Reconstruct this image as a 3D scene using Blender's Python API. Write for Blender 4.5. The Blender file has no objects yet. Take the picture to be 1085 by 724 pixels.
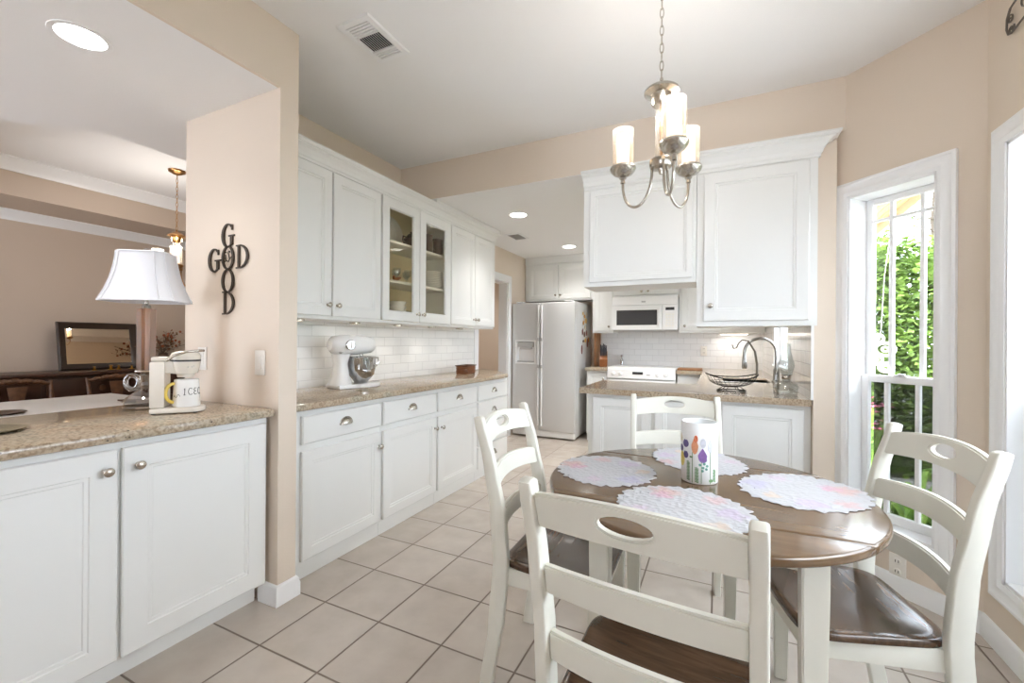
import bpy, bmesh, math, random
from mathutils import Matrix, Vector, Euler
PI = math.pi
random.seed(7)
scene = bpy.context.scene
COL = scene.collection

# ------------------------------------------------------------------ camera, world, light, exposure
cam_d = bpy.data.cameras.new('camera'); cam = bpy.data.objects.new('camera', cam_d); COL.objects.link(cam)
YAW, ROLL, FPX, EYE = math.radians(25.6), math.radians(0.40), 457.5, 1.23
cam_d.sensor_fit = 'HORIZONTAL'; cam_d.sensor_width = 36.0; cam_d.lens = 36.0 * FPX / 1085.0
cam_d.clip_start = 0.02; cam_d.clip_end = 200
_f = Vector((-math.sin(YAW), math.cos(YAW), 0)); _r0 = Vector((math.cos(YAW), math.sin(YAW), 0)); _u0 = Vector((0, 0, 1))
_r = _r0 * math.cos(ROLL) + _u0 * math.sin(ROLL); _u = -_r0 * math.sin(ROLL) + _u0 * math.cos(ROLL)
M = Matrix.Identity(4)
for i in range(3):
    M[i][0] = _r[i]; M[i][1] = _u[i]; M[i][2] = -_f[i]
M[2][3] = EYE
cam.matrix_world = M
scene.camera = cam

WORLD_STRENGTH = 9.0
world = bpy.data.worlds.new('overcast_sky'); scene.world = world; world.use_nodes = True
_bg = world.node_tree.nodes['Background']
_bg.inputs[0].default_value = (0.84, 0.915, 1.04, 1); _bg.inputs[1].default_value = WORLD_STRENGTH
sun_d = bpy.data.lights.new('sun', 'SUN'); sun_d.energy = 1.8; sun_d.angle = math.radians(35); sun_d.color = (1, 0.96, 0.88)
sun = bpy.data.objects.new('sun', sun_d); COL.objects.link(sun)
sun.rotation_euler = Vector((-.75, .12, -.60)).to_track_quat('-Z', 'Y').to_euler()
DOWNLIGHT_W = 60.0
scene.view_settings.view_transform = 'Standard'; scene.view_settings.look = 'None'
scene.view_settings.exposure = 0.62; scene.view_settings.gamma = 1.0; scene.view_settings.use_curve_mapping = False
scene.cycles.max_bounces = 10; scene.cycles.diffuse_bounces = 6; scene.cycles.glossy_bounces = 4
scene.cycles.transmission_bounces = 8; scene.cycles.transparent_max_bounces = 16
scene.cycles.caustics_reflective = False; scene.cycles.caustics_refractive = False
scene.cycles.sample_clamp_indirect = 6.0
scene.cycles.use_denoising = True

# ------------------------------------------------------------------ materials
def lin(c):
    def f(x):
        x /= 255.0
        return x / 12.92 if x <= 0.04045 else ((x + 0.055) / 1.055) ** 2.4
    return tuple(f(x) for x in c) + (1.0,)
MATS = {}
def new_mat(name):
    m = bpy.data.materials.new(name); m.use_nodes = True
    nt = m.node_tree; b = nt.nodes['Principled BSDF']; MATS[name] = m
    return m, nt, b
def plain(name, c, rough=0.5, metal=0.0, spec=0.5, noise=0.0, nscale=8.0, bump=0.0, bscale=60.0, coat=0.0):
    m, nt, b = new_mat(name)
    b.inputs['Base Color'].default_value = lin(c); b.inputs['Roughness'].default_value = rough
    b.inputs['Metallic'].default_value = metal; b.inputs['Specular IOR Level'].default_value = spec
    b.inputs['Coat Weight'].default_value = coat
    tc = nt.nodes.new('ShaderNodeTexCoord')
    if noise > 0:
        n = nt.nodes.new('ShaderNodeTexNoise'); n.inputs['Scale'].default_value = nscale; n.inputs['Detail'].default_value = 4
        nt.links.new(tc.outputs['Object'], n.inputs['Vector'])
        r = nt.nodes.new('ShaderNodeValToRGB')
        c0 = lin(c); r.color_ramp.elements[0].position = 0.3; r.color_ramp.elements[1].position = 0.7
        r.color_ramp.elements[0].color = tuple(x * (1 - noise) for x in c0[:3]) + (1,)
        r.color_ramp.elements[1].color = tuple(min(1, x * (1 + noise)) for x in c0[:3]) + (1,)
        nt.links.new(n.outputs['Fac'], r.inputs['Fac']); nt.links.new(r.outputs['Color'], b.inputs['Base Color'])
    if bump > 0:
        n = nt.nodes.new('ShaderNodeTexNoise'); n.inputs['Scale'].default_value = bscale; n.inputs['Detail'].default_value = 3
        nt.links.new(tc.outputs['Object'], n.inputs['Vector'])
        bp = nt.nodes.new('ShaderNodeBump'); bp.inputs['Strength'].default_value = bump; bp.inputs['Distance'].default_value = 0.01
        nt.links.new(n.outputs['Fac'], bp.inputs['Height']); nt.links.new(bp.outputs['Normal'], b.inputs['Normal'])
    return m
def emit(name, c, s):
    m, nt, b = new_mat(name)
    b.inputs['Base Color'].default_value = lin(c); b.inputs['Emission Color'].default_value = lin(c); b.inputs['Emission Strength'].default_value = s
    return m
def thin_glass(name, tint=(255, 255, 255), refl=1.0, rough=0.0, dens=0.0):
    m, nt, b = new_mat(name); nt.nodes.remove(b); out = nt.nodes['Material Output']
    t = nt.nodes.new('ShaderNodeBsdfTransparent'); t.inputs[0].default_value = lin(tint)
    g = nt.nodes.new('ShaderNodeBsdfGlossy'); g.inputs['Roughness'].default_value = rough
    lw = nt.nodes.new('ShaderNodeLayerWeight'); lw.inputs[0].default_value = .5
    fr = nt.nodes.new('ShaderNodeMath'); fr.operation = 'POWER'; fr.inputs[1].default_value = 5.0; nt.links.new(lw.outputs['Facing'], fr.inputs[0])
    f2 = nt.nodes.new('ShaderNodeMath'); f2.operation = 'MULTIPLY_ADD'; f2.inputs[1].default_value = .8; f2.inputs[2].default_value = .04; nt.links.new(fr.outputs[0], f2.inputs[0]); fr = f2
    mu = nt.nodes.new('ShaderNodeMath'); mu.operation = 'MULTIPLY_ADD'; mu.use_clamp = True
    mu.inputs[1].default_value = refl; mu.inputs[2].default_value = dens
    nt.links.new(fr.outputs[0], mu.inputs[0])
    mx = nt.nodes.new('ShaderNodeMixShader'); nt.links.new(mu.outputs[0], mx.inputs[0]); nt.links.new(t.outputs[0], mx.inputs[1]); nt.links.new(g.outputs[0], mx.inputs[2])
    nt.links.new(mx.outputs[0], out.inputs[0]); return m

WALL = plain('wall_paint_beige', (221, 207, 191), 0.75, spec=0.25, bump=0.06, bscale=180)
WALL_DIM = plain('wall_paint_beige_dimmed', (200, 184, 168), 0.8, spec=0.2, bump=0.06, bscale=180)  # same beige as the nook walls, darkened for the dimmer dining room
CEIL = plain('ceiling_paint', (238, 237, 236), 0.85, spec=0.2, bump=0.08, bscale=140)
TRIM = plain('white_trim_gloss', (238, 238, 238), 0.3, spec=0.5)
CAB = plain('white_cabinet_lacquer', (229, 229, 226), 0.35, spec=0.45)
CABIN = plain('cabinet_interior_maple', (236, 222, 186), 0.5)
CREAM = plain('cream_chair_paint', (222, 220, 209), 0.38, noise=0.02, nscale=12)
NICKEL = plain('brushed_nickel', (190, 184, 174), 0.25, metal=1.0)
BRONZE = plain('antique_brass', (176, 132, 84), 0.3, metal=1.0)
DARKBRONZE = plain('dark_bronze_paint', (58, 46, 34), 0.5, noise=0.2, nscale=40)
STEEL = plain('polished_steel', (200, 200, 200), 0.12, metal=1.0)
BLACKM = plain('black_iron', (32, 30, 28), 0.45, metal=0.6)
APPL = plain('appliance_white', (208, 207, 205), 0.3, noise=0.0, bump=0.03, bscale=500)
APPL2 = plain('appliance_white_smooth', (238, 237, 235), 0.22)
GREYP = plain('grey_plastic', (182, 180, 177), 0.4)
DARKGL = plain('black_oven_glass', (70, 70, 72), 0.08)
DARKP = plain('dark_plastic', (40, 40, 42), 0.4)
PORC = plain('white_porcelain', (240, 238, 234), 0.15)
PLATE = plain('switch_plate_plastic', (236, 232, 224), 0.35)
GLASS = thin_glass('window_pane_glass', (250, 252, 252), 0.7)
CABGLASS = thin_glass('cabinet_door_glass', (252, 250, 244), 0.6)
def glowing_glass():
    m = thin_glass('clear_shade_glass', (255, 253, 250), 1.0, 0.02, 0.0); nt = m.node_tree; out = nt.nodes['Material Output']; src = out.inputs[0].links[0].from_socket
    tr = nt.nodes.new('ShaderNodeBsdfTranslucent'); tr.inputs[0].default_value = (1, .97, .93, 1); mx = nt.nodes.new('ShaderNodeMixShader'); mx.inputs[0].default_value = .16
    nt.links.new(src, mx.inputs[1]); nt.links.new(tr.outputs[0], mx.inputs[2]); nt.links.new(mx.outputs[0], out.inputs[0]); return m
SHADEGL = glowing_glass()
VASEGL = thin_glass('clear_vase_glass', (246, 248, 248), 1.5, 0.02, 0.05)
SCREEN = thin_glass('insect_screen_mesh', (168, 168, 168), 0.0)
SATIN = plain('mirror_bronze_silver', (214, 196, 172), 0.03, metal=1.0)
LINEN = plain('white_table_linen', (226, 224, 222), 0.8, bump=0.1, bscale=40)
SHADEFAB = plain('white_lamp_shade_silk', (218, 218, 222), 0.8)
DARKWOOD = plain('dark_mahogany', (64, 38, 26), 0.3, noise=0.3, nscale=6)
CARVED = plain('carved_walnut', (96, 64, 42), 0.4, noise=0.35, nscale=25)
KNIFEWOOD = plain('knife_block_wood', (142, 88, 50), 0.4, noise=0.15, nscale=18)
BOARDW = plain('cutting_board_wood', (150, 104, 66), 0.45, noise=0.2, nscale=14)
WICKER = plain('woven_bowl_wood', (112, 68, 38), 0.5, noise=0.35, nscale=60, bump=0.5, bscale=90)
BULB = emit('warm_bulb_glow', (255, 230, 200), 1.15)
LED = emit('downlight_diffuser', (255, 252, 246), 9.0)
PUCK = emit('puck_light_lens', (255, 246, 232), 8.0)
EAVE = plain('porch_pine_board', (214, 168, 120), 0.6, noise=0.15, nscale=5)
RUBBER = plain('grey_rubber', (90, 88, 86), 0.7)
YELLOW = plain('yellow_glaze', (226, 196, 90), 0.2)
CHROMEBLACK = plain('dark_band', (52, 50, 46), 0.3)

def wood_mat(name, c0, c1, rough, scale=3.0, coat=0.0):
    m, nt, b = new_mat(name); tc = nt.nodes.new('ShaderNodeTexCoord')
    mp = nt.nodes.new('ShaderNodeMapping'); mp.inputs['Scale'].default_value = (scale, scale * 9, scale * 3)
    n = nt.nodes.new('ShaderNodeTexNoise'); n.inputs['Scale'].default_value = 2.0; n.inputs['Detail'].default_value = 6; n.inputs['Distortion'].default_value = 0.8
    r = nt.nodes.new('ShaderNodeValToRGB'); r.color_ramp.elements[0].color = lin(c0); r.color_ramp.elements[1].color = lin(c1)
    r.color_ramp.elements[0].position = 0.3; r.color_ramp.elements[1].position = 0.72
    nt.links.new(tc.outputs['Object'], mp.inputs[0]); nt.links.new(mp.outputs[0], n.inputs['Vector'])
    nt.links.new(n.outputs['Fac'], r.inputs[0]); nt.links.new(r.outputs[0], b.inputs['Base Color'])
    b.inputs['Roughness'].default_value = rough; b.inputs['Coat Weight'].default_value = coat; b.inputs['Coat Roughness'].default_value = 0.1
    return m
TABLEW = wood_mat('walnut_table_wood', (90, 69, 48), (108, 84, 60), 0.2, 2.0, 0.3)
SEATW = wood_mat('walnut_seat_wood', (58, 42, 30), (92, 68, 50), 0.22, 3.0, 0.3)

def granite():
    m, nt, b = new_mat('speckled_granite'); tc = nt.nodes.new('ShaderNodeTexCoord')
    def noise(s, d=3):
        n = nt.nodes.new('ShaderNodeTexNoise'); n.inputs['Scale'].default_value = s; n.inputs['Detail'].default_value = d
        nt.links.new(tc.outputs['Object'], n.inputs['Vector']); return n.outputs['Fac']
    def ramp(src, stops):
        r = nt.nodes.new('ShaderNodeValToRGB'); e = r.color_ramp.elements
        while len(e) < len(stops): e.new(0.5)
        for el, (p, c) in zip(e, stops): el.position = p; el.color = lin(c) if len(c) == 3 else c
        nt.links.new(src, r.inputs[0]); return r.outputs[0]
    base = ramp(noise(5, 5), [(0.3, (158, 130, 102)), (0.5, (176, 154, 128)), (0.7, (166, 160, 142))])
    fine = ramp(noise(90, 2), [(0.40, (110, 98, 84)), (0.56, (196, 184, 164))])
    mx = nt.nodes.new('ShaderNodeMixRGB'); mx.inputs[0].default_value = 0.42; nt.links.new(base, mx.inputs[1]); nt.links.new(fine, mx.inputs[2])
    v = nt.nodes.new('ShaderNodeTexVoronoi'); v.inputs['Scale'].default_value = 55; nt.links.new(tc.outputs['Object'], v.inputs['Vector'])
    spk = ramp(v.outputs['Distance'], [(0.14, (255, 255, 255)), (0.26, (0, 0, 0))])
    gate = ramp(noise(14, 2), [(0.50, (0, 0, 0)), (0.62, (255, 255, 255))])
    mul = nt.nodes.new('ShaderNodeMixRGB'); mul.blend_type = 'MULTIPLY'; mul.inputs[0].default_value = 1; nt.links.new(spk, mul.inputs[1]); nt.links.new(gate, mul.inputs[2])
    mx2 = nt.nodes.new('ShaderNodeMixRGB'); nt.links.new(mul.outputs[0], mx2.inputs[0]); nt.links.new(mx.outputs[0], mx2.inputs[1]); mx2.inputs[2].default_value = lin((62, 54, 48))
    nt.links.new(mx2.outputs[0], b.inputs['Base Color']); b.inputs['Roughness'].default_value = 0.12
    return m
GRANITE = granite()

def floor_tiles():
    m, nt, b = new_mat('ceramic_floor_tile'); tc = nt.nodes.new('ShaderNodeTexCoord')
    PX, PY, OX, OY, G = 0.3275, 0.3215, -1.332, 1.453, 0.0085
    sx = nt.nodes.new('ShaderNodeSeparateXYZ'); nt.links.new(tc.outputs['Object'], sx.inputs[0])
    def mth(op, a, bb=None, cc=None):
        n = nt.nodes.new('ShaderNodeMath'); n.operation = op
        for k, q in enumerate((a, bb, cc)):
            if q is None: continue
            if isinstance(q, (int, float)): n.inputs[k].default_value = q
            else: nt.links.new(q, n.inputs[k])
        return n.outputs[0]
    ux = mth('DIVIDE', mth('SUBTRACT', sx.outputs[0], OX), PX); uy = mth('DIVIDE', mth('SUBTRACT', sx.outputs[1], OY), PY)
    def edge(u, P):
        fr = mth('FRACT', u); return mth('MULTIPLY', mth('MINIMUM', fr, mth('SUBTRACT', 1.0, fr)), P)
    d = mth('MINIMUM', edge(ux, PX), edge(uy, PY))
    mr = nt.nodes.new('ShaderNodeMapRange'); mr.inputs[1].default_value = G * 0.32; mr.inputs[2].default_value = G * 0.62; nt.links.new(d, mr.inputs[0])
    cb = nt.nodes.new('ShaderNodeCombineXYZ'); nt.links.new(mth('FLOOR', ux), cb.inputs[0]); nt.links.new(mth('FLOOR', uy), cb.inputs[1])
    wn = nt.nodes.new('ShaderNodeTexWhiteNoise'); nt.links.new(cb.outputs[0], wn.inputs[0])
    n = nt.nodes.new('ShaderNodeTexNoise'); n.inputs['Scale'].default_value = 7; n.inputs['Detail'].default_value = 5; nt.links.new(tc.outputs['Object'], n.inputs['Vector'])
    r = nt.nodes.new('ShaderNodeValToRGB'); r.color_ramp.elements[0].position = .3; r.color_ramp.elements[1].position = .7
    r.color_ramp.elements[0].color = lin((188, 177, 166)); r.color_ramp.elements[1].color = lin((200, 190, 179)); nt.links.new(n.outputs['Fac'], r.inputs[0])
    hs = nt.nodes.new('ShaderNodeHueSaturation'); nt.links.new(r.outputs[0], hs.inputs['Color']); nt.links.new(mth('MULTIPLY_ADD', wn.outputs[0], 0.10, 0.95), hs.inputs['Value'])
    mx = nt.nodes.new('ShaderNodeMixRGB'); nt.links.new(mr.outputs[0], mx.inputs[0]); mx.inputs[1].default_value = lin((122, 109, 97)); nt.links.new(hs.outputs[0], mx.inputs[2])
    nt.links.new(mx.outputs[0], b.inputs['Base Color'])
    rr = mth('MULTIPLY_ADD', mr.outputs[0], -0.52, 0.70); nt.links.new(rr, b.inputs['Roughness'])
    bp = nt.nodes.new('ShaderNodeBump'); bp.inputs['Strength'].default_value = 0.5; bp.inputs['Distance'].default_value = 0.004
    nt.links.new(mr.outputs[0], bp.inputs['Height']); nt.links.new(bp.outputs[0], b.inputs['Normal'])
    return m
FLOORT = floor_tiles()

def subway(name, w, h, c, rough, vert_axis_pair):
    m, nt, b = new_mat(name); tc = nt.nodes.new('ShaderNodeTexCoord'); sx = nt.nodes.new('ShaderNodeSeparateXYZ'); nt.links.new(tc.outputs['Object'], sx.inputs[0])
    cb = nt.nodes.new('ShaderNodeCombineXYZ'); nt.links.new(sx.outputs[0], cb.inputs[0]); nt.links.new(sx.outputs[2], cb.inputs[1])
    br = nt.nodes.new('ShaderNodeTexBrick'); nt.links.new(cb.outputs[0], br.inputs['Vector'])
    br.inputs['Scale'].default_value = 1.0; br.inputs['Brick Width'].default_value = w; br.inputs['Row Height'].default_value = h
    br.inputs['Mortar Size'].default_value = 0.0022; br.inputs['Mortar Smooth'].default_value = 0.6; br.inputs['Bias'].default_value = -0.2
    c0 = lin(c); br.inputs['Color1'].default_value = c0; br.inputs['Color2'].default_value = tuple(x * .95 for x in c0[:3]) + (1,); br.inputs['Mortar'].default_value = tuple(x * .78 for x in c0[:3]) + (1,)
    nt.links.new(br.outputs['Color'], b.inputs['Base Color']); b.inputs['Roughness'].default_value = rough
    inv = nt.nodes.new('ShaderNodeMath'); inv.operation = 'SUBTRACT'; inv.inputs[0].default_value = 1; nt.links.new(br.outputs['Fac'], inv.inputs[1])
    n = nt.nodes.new('ShaderNodeTexNoise'); n.inputs['Scale'].default_value = 9; nt.links.new(tc.outputs['Object'], n.inputs['Vector'])
    ad = nt.nodes.new('ShaderNodeMath'); ad.operation = 'MULTIPLY_ADD'; nt.links.new(n.outputs['Fac'], ad.inputs[0]); ad.inputs[1].default_value = 0.8; nt.links.new(inv.outputs[0], ad.inputs[2])
    bp = nt.nodes.new('ShaderNodeBump'); bp.inputs['Strength'].default_value = 0.55; bp.inputs['Distance'].default_value = 0.006
    nt.links.new(ad.outputs[0], bp.inputs['Height']); nt.links.new(bp.outputs[0], b.inputs['Normal'])
    return m
TILEL = subway('white_wavy_subway_tile', 0.20, 0.074, (236, 235, 232), 0.12, None)
TILEB = subway('grey_white_subway_tile', 0.152, 0.076, (228, 227, 226), 0.2, None)

def leaf_mat(name, a, bcol, trans=0.35):
    m, nt, b = new_mat(name); oi = nt.nodes.new('ShaderNodeNewGeometry'); tc = nt.nodes.new('ShaderNodeTexCoord')
    n = nt.nodes.new('ShaderNodeTexNoise'); n.inputs['Scale'].default_value = 6; nt.links.new(tc.outputs['Object'], n.inputs['Vector'])
    ad = nt.nodes.new('ShaderNodeMath'); ad.operation = 'MULTIPLY_ADD'; nt.links.new(oi.outputs['Random Per Island'], ad.inputs[0]); ad.inputs[1].default_value = .7; nt.links.new(n.outputs['Fac'], ad.inputs[2])
    r = nt.nodes.new('ShaderNodeValToRGB'); r.color_ramp.elements[0].position = .35; r.color_ramp.elements[1].position = 1.0; r.color_ramp.elements[0].color = lin(a); r.color_ramp.elements[1].color = lin(bcol)
    nt.links.new(ad.outputs[0], r.inputs[0]); nt.links.new(r.outputs[0], b.inputs['Base Color']); b.inputs['Roughness'].default_value = .55
    tr = nt.nodes.new('ShaderNodeBsdfTranslucent'); nt.links.new(r.outputs[0], tr.inputs[0])
    mx = nt.nodes.new('ShaderNodeMixShader'); mx.inputs[0].default_value = trans; nt.links.new(b.outputs[0], mx.inputs[1]); nt.links.new(tr.outputs[0], mx.inputs[2])
    nt.links.new(mx.outputs[0], nt.nodes['Material Output'].inputs[0]); return m
LEAF = leaf_mat('hedge_leaf', (62, 86, 36), (152, 180, 92))
LEAF2 = leaf_mat('strap_leaf', (96, 140, 50), (168, 206, 96))
LEAF3 = leaf_mat('dried_flower_leaf', (92, 74, 34), (128, 74, 44))
PETAL = plain('pink_petal', (222, 120, 150), 0.6)
BARK = plain('branch_bark', (84, 72, 60), 0.8, noise=.2, nscale=20)
BOUNCE_PAVING = plain('neutral_bounce_paving', (188, 184, 180), 0.85, noise=0.08, nscale=6)  # neutral grey in place of grass, added to bounce untinted light to the ceiling

# ------------------------------------------------------------------ mesh builder
class MB:
    def __init__(s): s.v = []; s.f = []; s.mi = []; s.M = Matrix.Identity(4); s.m = 0
    def add(s, vs, fs):
        o = len(s.v); s.v += [tuple(s.M @ Vector(p)) for p in vs]
        for f in fs: s.f.append(tuple(o + i for i in f)); s.mi.append(s.m)
        return s
    def box(s, x0, x1, y0, y1, z0, z1, b=0.0):
        if x0 > x1: x0, x1 = x1, x0
        if y0 > y1: y0, y1 = y1, y0
        if z0 > z1: z0, z1 = z1, z0
        if b <= 0:
            return s.add([(x0, y0, z0), (x1, y0, z0), (x1, y1, z0), (x0, y1, z0), (x0, y0, z1), (x1, y0, z1), (x1, y1, z1), (x0, y1, z1)],
                  [(0, 3, 2, 1), (4, 5, 6, 7), (0, 1, 5, 4), (1, 2, 6, 5), (2, 3, 7, 6), (3, 0, 4, 7)])
        b = min(b, (x1 - x0) * .45, (y1 - y0) * .45, (z1 - z0) * .45)
        bm = bmesh.new(); bmesh.ops.create_cube(bm, size=1)
        for v in bm.verts: v.co = Vector(((x0 + x1) / 2 + v.co.x * (x1 - x0), (y0 + y1) / 2 + v.co.y * (y1 - y0), (z0 + z1) / 2 + v.co.z * (z1 - z0)))
        bmesh.ops.bevel(bm, geom=list(bm.edges), offset=b, segments=2, profile=0.5, affect='EDGES')
        return s.bm(bm)
    def bm(s, bm):
        bm.verts.index_update(); s.add([v.co.copy() for v in bm.verts], [[v.index for v in f.verts] for f in bm.faces]); bm.free(); return s
    def prism(s, poly, z0, z1, b=0.0, axis='z', seg=2):
        """polygon (counter-clockwise) extruded along an axis; b rounds the two rims"""
        bm = bmesh.new()
        def P(x, y, z): return {'z': (x, y, z), 'y': (x, -z, y) if False else (x, z, y), 'x': (z, x, y)}[axis]
        lo = [bm.verts.new(P(x, y, z0)) for x, y in poly]; hi = [bm.verts.new(P(x, y, z1)) for x, y in poly]
        n = len(poly); bm.faces.new(lo[::-1]); bm.faces.new(hi)
        for i in range(n): bm.faces.new((lo[i], lo[(i + 1) % n], hi[(i + 1) % n], hi[i]))
        bmesh.ops.recalc_face_normals(bm, faces=list(bm.faces))
        if b > 0:
            es = [e for e in bm.edges if (e.verts[0] in lo and e.verts[1] in lo) or (e.verts[0] in hi and e.verts[1] in hi)]
            bmesh.ops.bevel(bm, geom=es, offset=b, segments=seg, profile=0.5, affect='EDGES')
        return s.bm(bm)
    def lathe(s, prof, c=(0, 0, 0), n=24, axis='z', close=False, a0=0.0, a1=2 * PI):
        full = abs(a1 - a0 - 2 * PI) < 1e-6; k = n if full else n + 1
        vs = []; fs = []; P = len(prof)
        for i in range(k):
            a = a0 + (a1 - a0) * i / n
            for r, h in prof:
                x, y = r * math.cos(a), r * math.sin(a)
                q = {'z': (x, y, h), 'y': (x, h, y), 'x': (h, x, y)}[axis]
                vs.append((q[0] + c[0], q[1] + c[1], q[2] + c[2]))
        for i in range(n):
            j = (i + 1) % k
            for t in range(P - 1 if not close else P):
                u = (t + 1) % P
                A, B, Cc, D = i * P + t, j * P + t, j * P + u, i * P + u
                if prof[t][0] < 1e-7: fs.append((A, Cc, D))
                elif prof[u][0] < 1e-7: fs.append((A, B, Cc))
                else: fs.append((A, B, Cc, D))
        return s.add(vs, fs)
    def tube(s, pts, r, n=10, closed=False, cap=True):
        pts = [Vector(p) for p in pts]; N = len(pts); rs = r if isinstance(r, (list, tuple)) else [r] * N
        vs = []; fs = []; prev = None
        for i in range(N):
            if closed: t = pts[(i + 1) % N] - pts[i - 1]
            else: t = pts[min(i + 1, N - 1)] - pts[max(i - 1, 0)]
            t.normalize()
            if prev is None:
                a = Vector((0, 0, 1)) if abs(t.z) < .9 else Vector((1, 0, 0)); u = t.cross(a).normalized()
            else:
                u = (prev - t * prev.dot(t)); u = u.normalized() if u.length > 1e-6 else t.orthogonal().normalized()
            prev = u; w = t.cross(u)
            for k in range(n):
                a = 2 * PI * k / n; vs.append(pts[i] + (u * math.cos(a) + w * math.sin(a)) * rs[i])
        for i in range(N if closed else N - 1):
            j = (i + 1) % N
            for k in range(n): fs.append((i * n + k, i * n + (k + 1) % n, j * n + (k + 1) % n, j * n + k))
        if cap and not closed: fs.append(tuple(range(n))[::-1]); fs.append(tuple((N - 1) * n + k for k in range(n)))
        return s.add(vs, fs)
    def ball(s, c, r, n=12, sc=(1, 1, 1)):
        m = n // 2; prof = [(r * math.sin(PI * i / m), -r * math.cos(PI * i / m)) for i in range(m + 1)]
        prof[0] = (0, -r); prof[-1] = (0, r); old = s.M
        s.M = old @ Matrix.Translation(c) @ Matrix.Diagonal((*sc, 1)); s.lathe(prof, n=n); s.M = old; return s
    def ring2d(s, A, B, t0, t1, closed=True):
        """band between two 2-D outlines (x,z), thickness t0..t1 along y"""
        n = len(A); vs = []
        for t in (t0, t1):
            vs += [(x, t, z) for x, z in A]; vs += [(x, t, z) for x, z in B]
        fs = []
        for i in range(n if closed else n - 1):
            j = (i + 1) % n
            fs += [(i, j, n + j, n + i), (2 * n + i, 3 * n + i, 3 * n + j, 2 * n + j), (i, 2 * n + i, 2 * n + j, j), (n + i, n + j, 3 * n + j, 3 * n + i)]
        if not closed: fs += [(0, n, 3 * n, 2 * n), (n - 1, 3 * n - 1, 4 * n - 1, 2 * n - 1)]
        return s.add(vs, fs)
    def build(s, name, mats, parent=None, loc=(0, 0, 0), rz=0.0, sharp=38, label=None, kind=None, mod=None):
        me = bpy.data.meshes.new(name); me.from_pydata(s.v, [], s.f)
        mats = mats if isinstance(mats, (list, tuple)) else [mats]
        for m in mats: me.materials.append(m)
        me.polygons.foreach_set('material_index', s.mi)
        bm = bmesh.new(); bm.from_mesh(me); bmesh.ops.recalc_face_normals(bm, faces=list(bm.faces)); bm.to_mesh(me); bm.free()
        me.polygons.foreach_set('use_smooth', [True] * len(me.polygons)); me.set_sharp_from_angle(angle=math.radians(sharp)); me.update()
        o = bpy.data.objects.new(name, me); COL.objects.link(o); o.location = loc; o.rotation_euler = (0, 0, rz)
        if parent: o.parent = parent
        if label: o['label'] = label
        if kind: o['kind'] = kind
        return o
def tag(o, label, cat, group=None, kind=None):
    o['label'] = label; o['category'] = cat
    if group: o['group'] = group
    if kind: o['kind'] = kind
    return o
def thing(name, label, cat, loc=(0, 0, 0), rz=0.0, group=None):
    o = bpy.data.objects.new(name, None); o.empty_display_size = .1; COL.objects.link(o); o.location = loc; o.rotation_euler = (0, 0, rz)
    return tag(o, label, cat, group)
def struct(name, mb, mat, loc=(0, 0, 0), rz=0.0, sharp=38):
    o = mb.build(name, mat, loc=loc, rz=rz, sharp=sharp); o['kind'] = 'structure'; return o
def sgroup(name, loc=(0, 0, 0), rz=0.0):
    o = bpy.data.objects.new(name, None); o.empty_display_size = .1; COL.objects.link(o); o.location = loc; o.rotation_euler = (0, 0, rz); o['kind'] = 'structure'; return o
def dup(root, loc, rz, label=None, group=None):
    r = root.copy(); COL.objects.link(r); r.location = loc; r.rotation_euler = (0, 0, rz)
    if label: r['label'] = label
    if group: r['group'] = group
    for ch in list(root.children):
        c = ch.copy(); COL.objects.link(c); c.parent = r
        for g in list(ch.children):
            d = g.copy(); COL.objects.link(d); d.parent = c
    return r
def circ(r, n=24, cx=0, cy=0, ry=None, a0=0): 
    return [(cx + r * math.cos(a0 + 2 * PI * i / n), cy + (ry or r) * math.sin(a0 + 2 * PI * i / n)) for i in range(n)]
def frame_loops(mb, x0, x1, z0, z1, loops, fill=True):
    """nested rectangles at (inset, y): the moulded face of a door"""
    vs = []; fs = []
    for ins, y in loops: vs += [(x0 + ins, y, z0 + ins), (x1 - ins, y, z0 + ins), (x1 - ins, y, z1 - ins), (x0 + ins, y, z1 - ins)]
    for k in range(len(loops) - 1):
        for i in range(4):
            j = (i + 1) % 4; fs.append((k * 4 + i, k * 4 + j, k * 4 + 4 + j, k * 4 + 4 + i))
    if fill: q = (len(loops) - 1) * 4; fs.append((q, q + 1, q + 2, q + 3))
    return mb.add(vs, fs)
# ------------------------------------------------------------------ room shell
R90 = PI / 2
struct('floor', MB().box(-6.1, 1.25, -2.6, 6.1, -0.12, 0), FLOORT)
struct('ceiling', MB().box(-2.6, 1.25, -2.6, 2.93, 2.70, 2.86), CEIL)
struct('ceiling_kitchen', MB().box(-2.6, 0.6, 2.927, 6.0, 2.40, 2.86), CEIL)
struct('wall_header', MB().box(-2.59, 0.64, 2.925, 3.05, 2.402, 2.70), WALL)
def wall(name, loc, rz, x0, x1, z0, z1, th, holes=(), mat=WALL):
    """wall in its own frame: x along it, y into its thickness; holes (xa, xb, za, zb)"""
    m = MB(); x = x0
    for xa, xb, za, zb in sorted(holes):
        m.box(x, xa, 0, th, z0, z1)
        if za > z0: m.box(xa, xb, 0, th, z0, za)
        if zb < z1: m.box(xa, xb, 0, th, zb, z1)
        x = xb
    m.box(x, x1, 0, th, z0, z1)
    return struct(name, m, mat, loc, rz)
BAY = ((0.62, 2.925, 0), -PI / 4); RGT = ((1.023, 2.523, 0), -R90)
wall('wall_left', (-2.47, 1.43, 0), R90, 0, 4.55, 0, 2.70, 0.12, [(2.82, 3.58, 0, 1.99)])
wall('wall_back', (-2.59, 5.87, 0), 0, 0, 3.2, 0, 2.42, 0.12)
wall('wall_kitchen_right', (0.477, 5.99, 0), -R90, 0, 3.09, 0, 2.42, 0.10, [(1.23, 2.15, 1.02, 1.95)])
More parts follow.
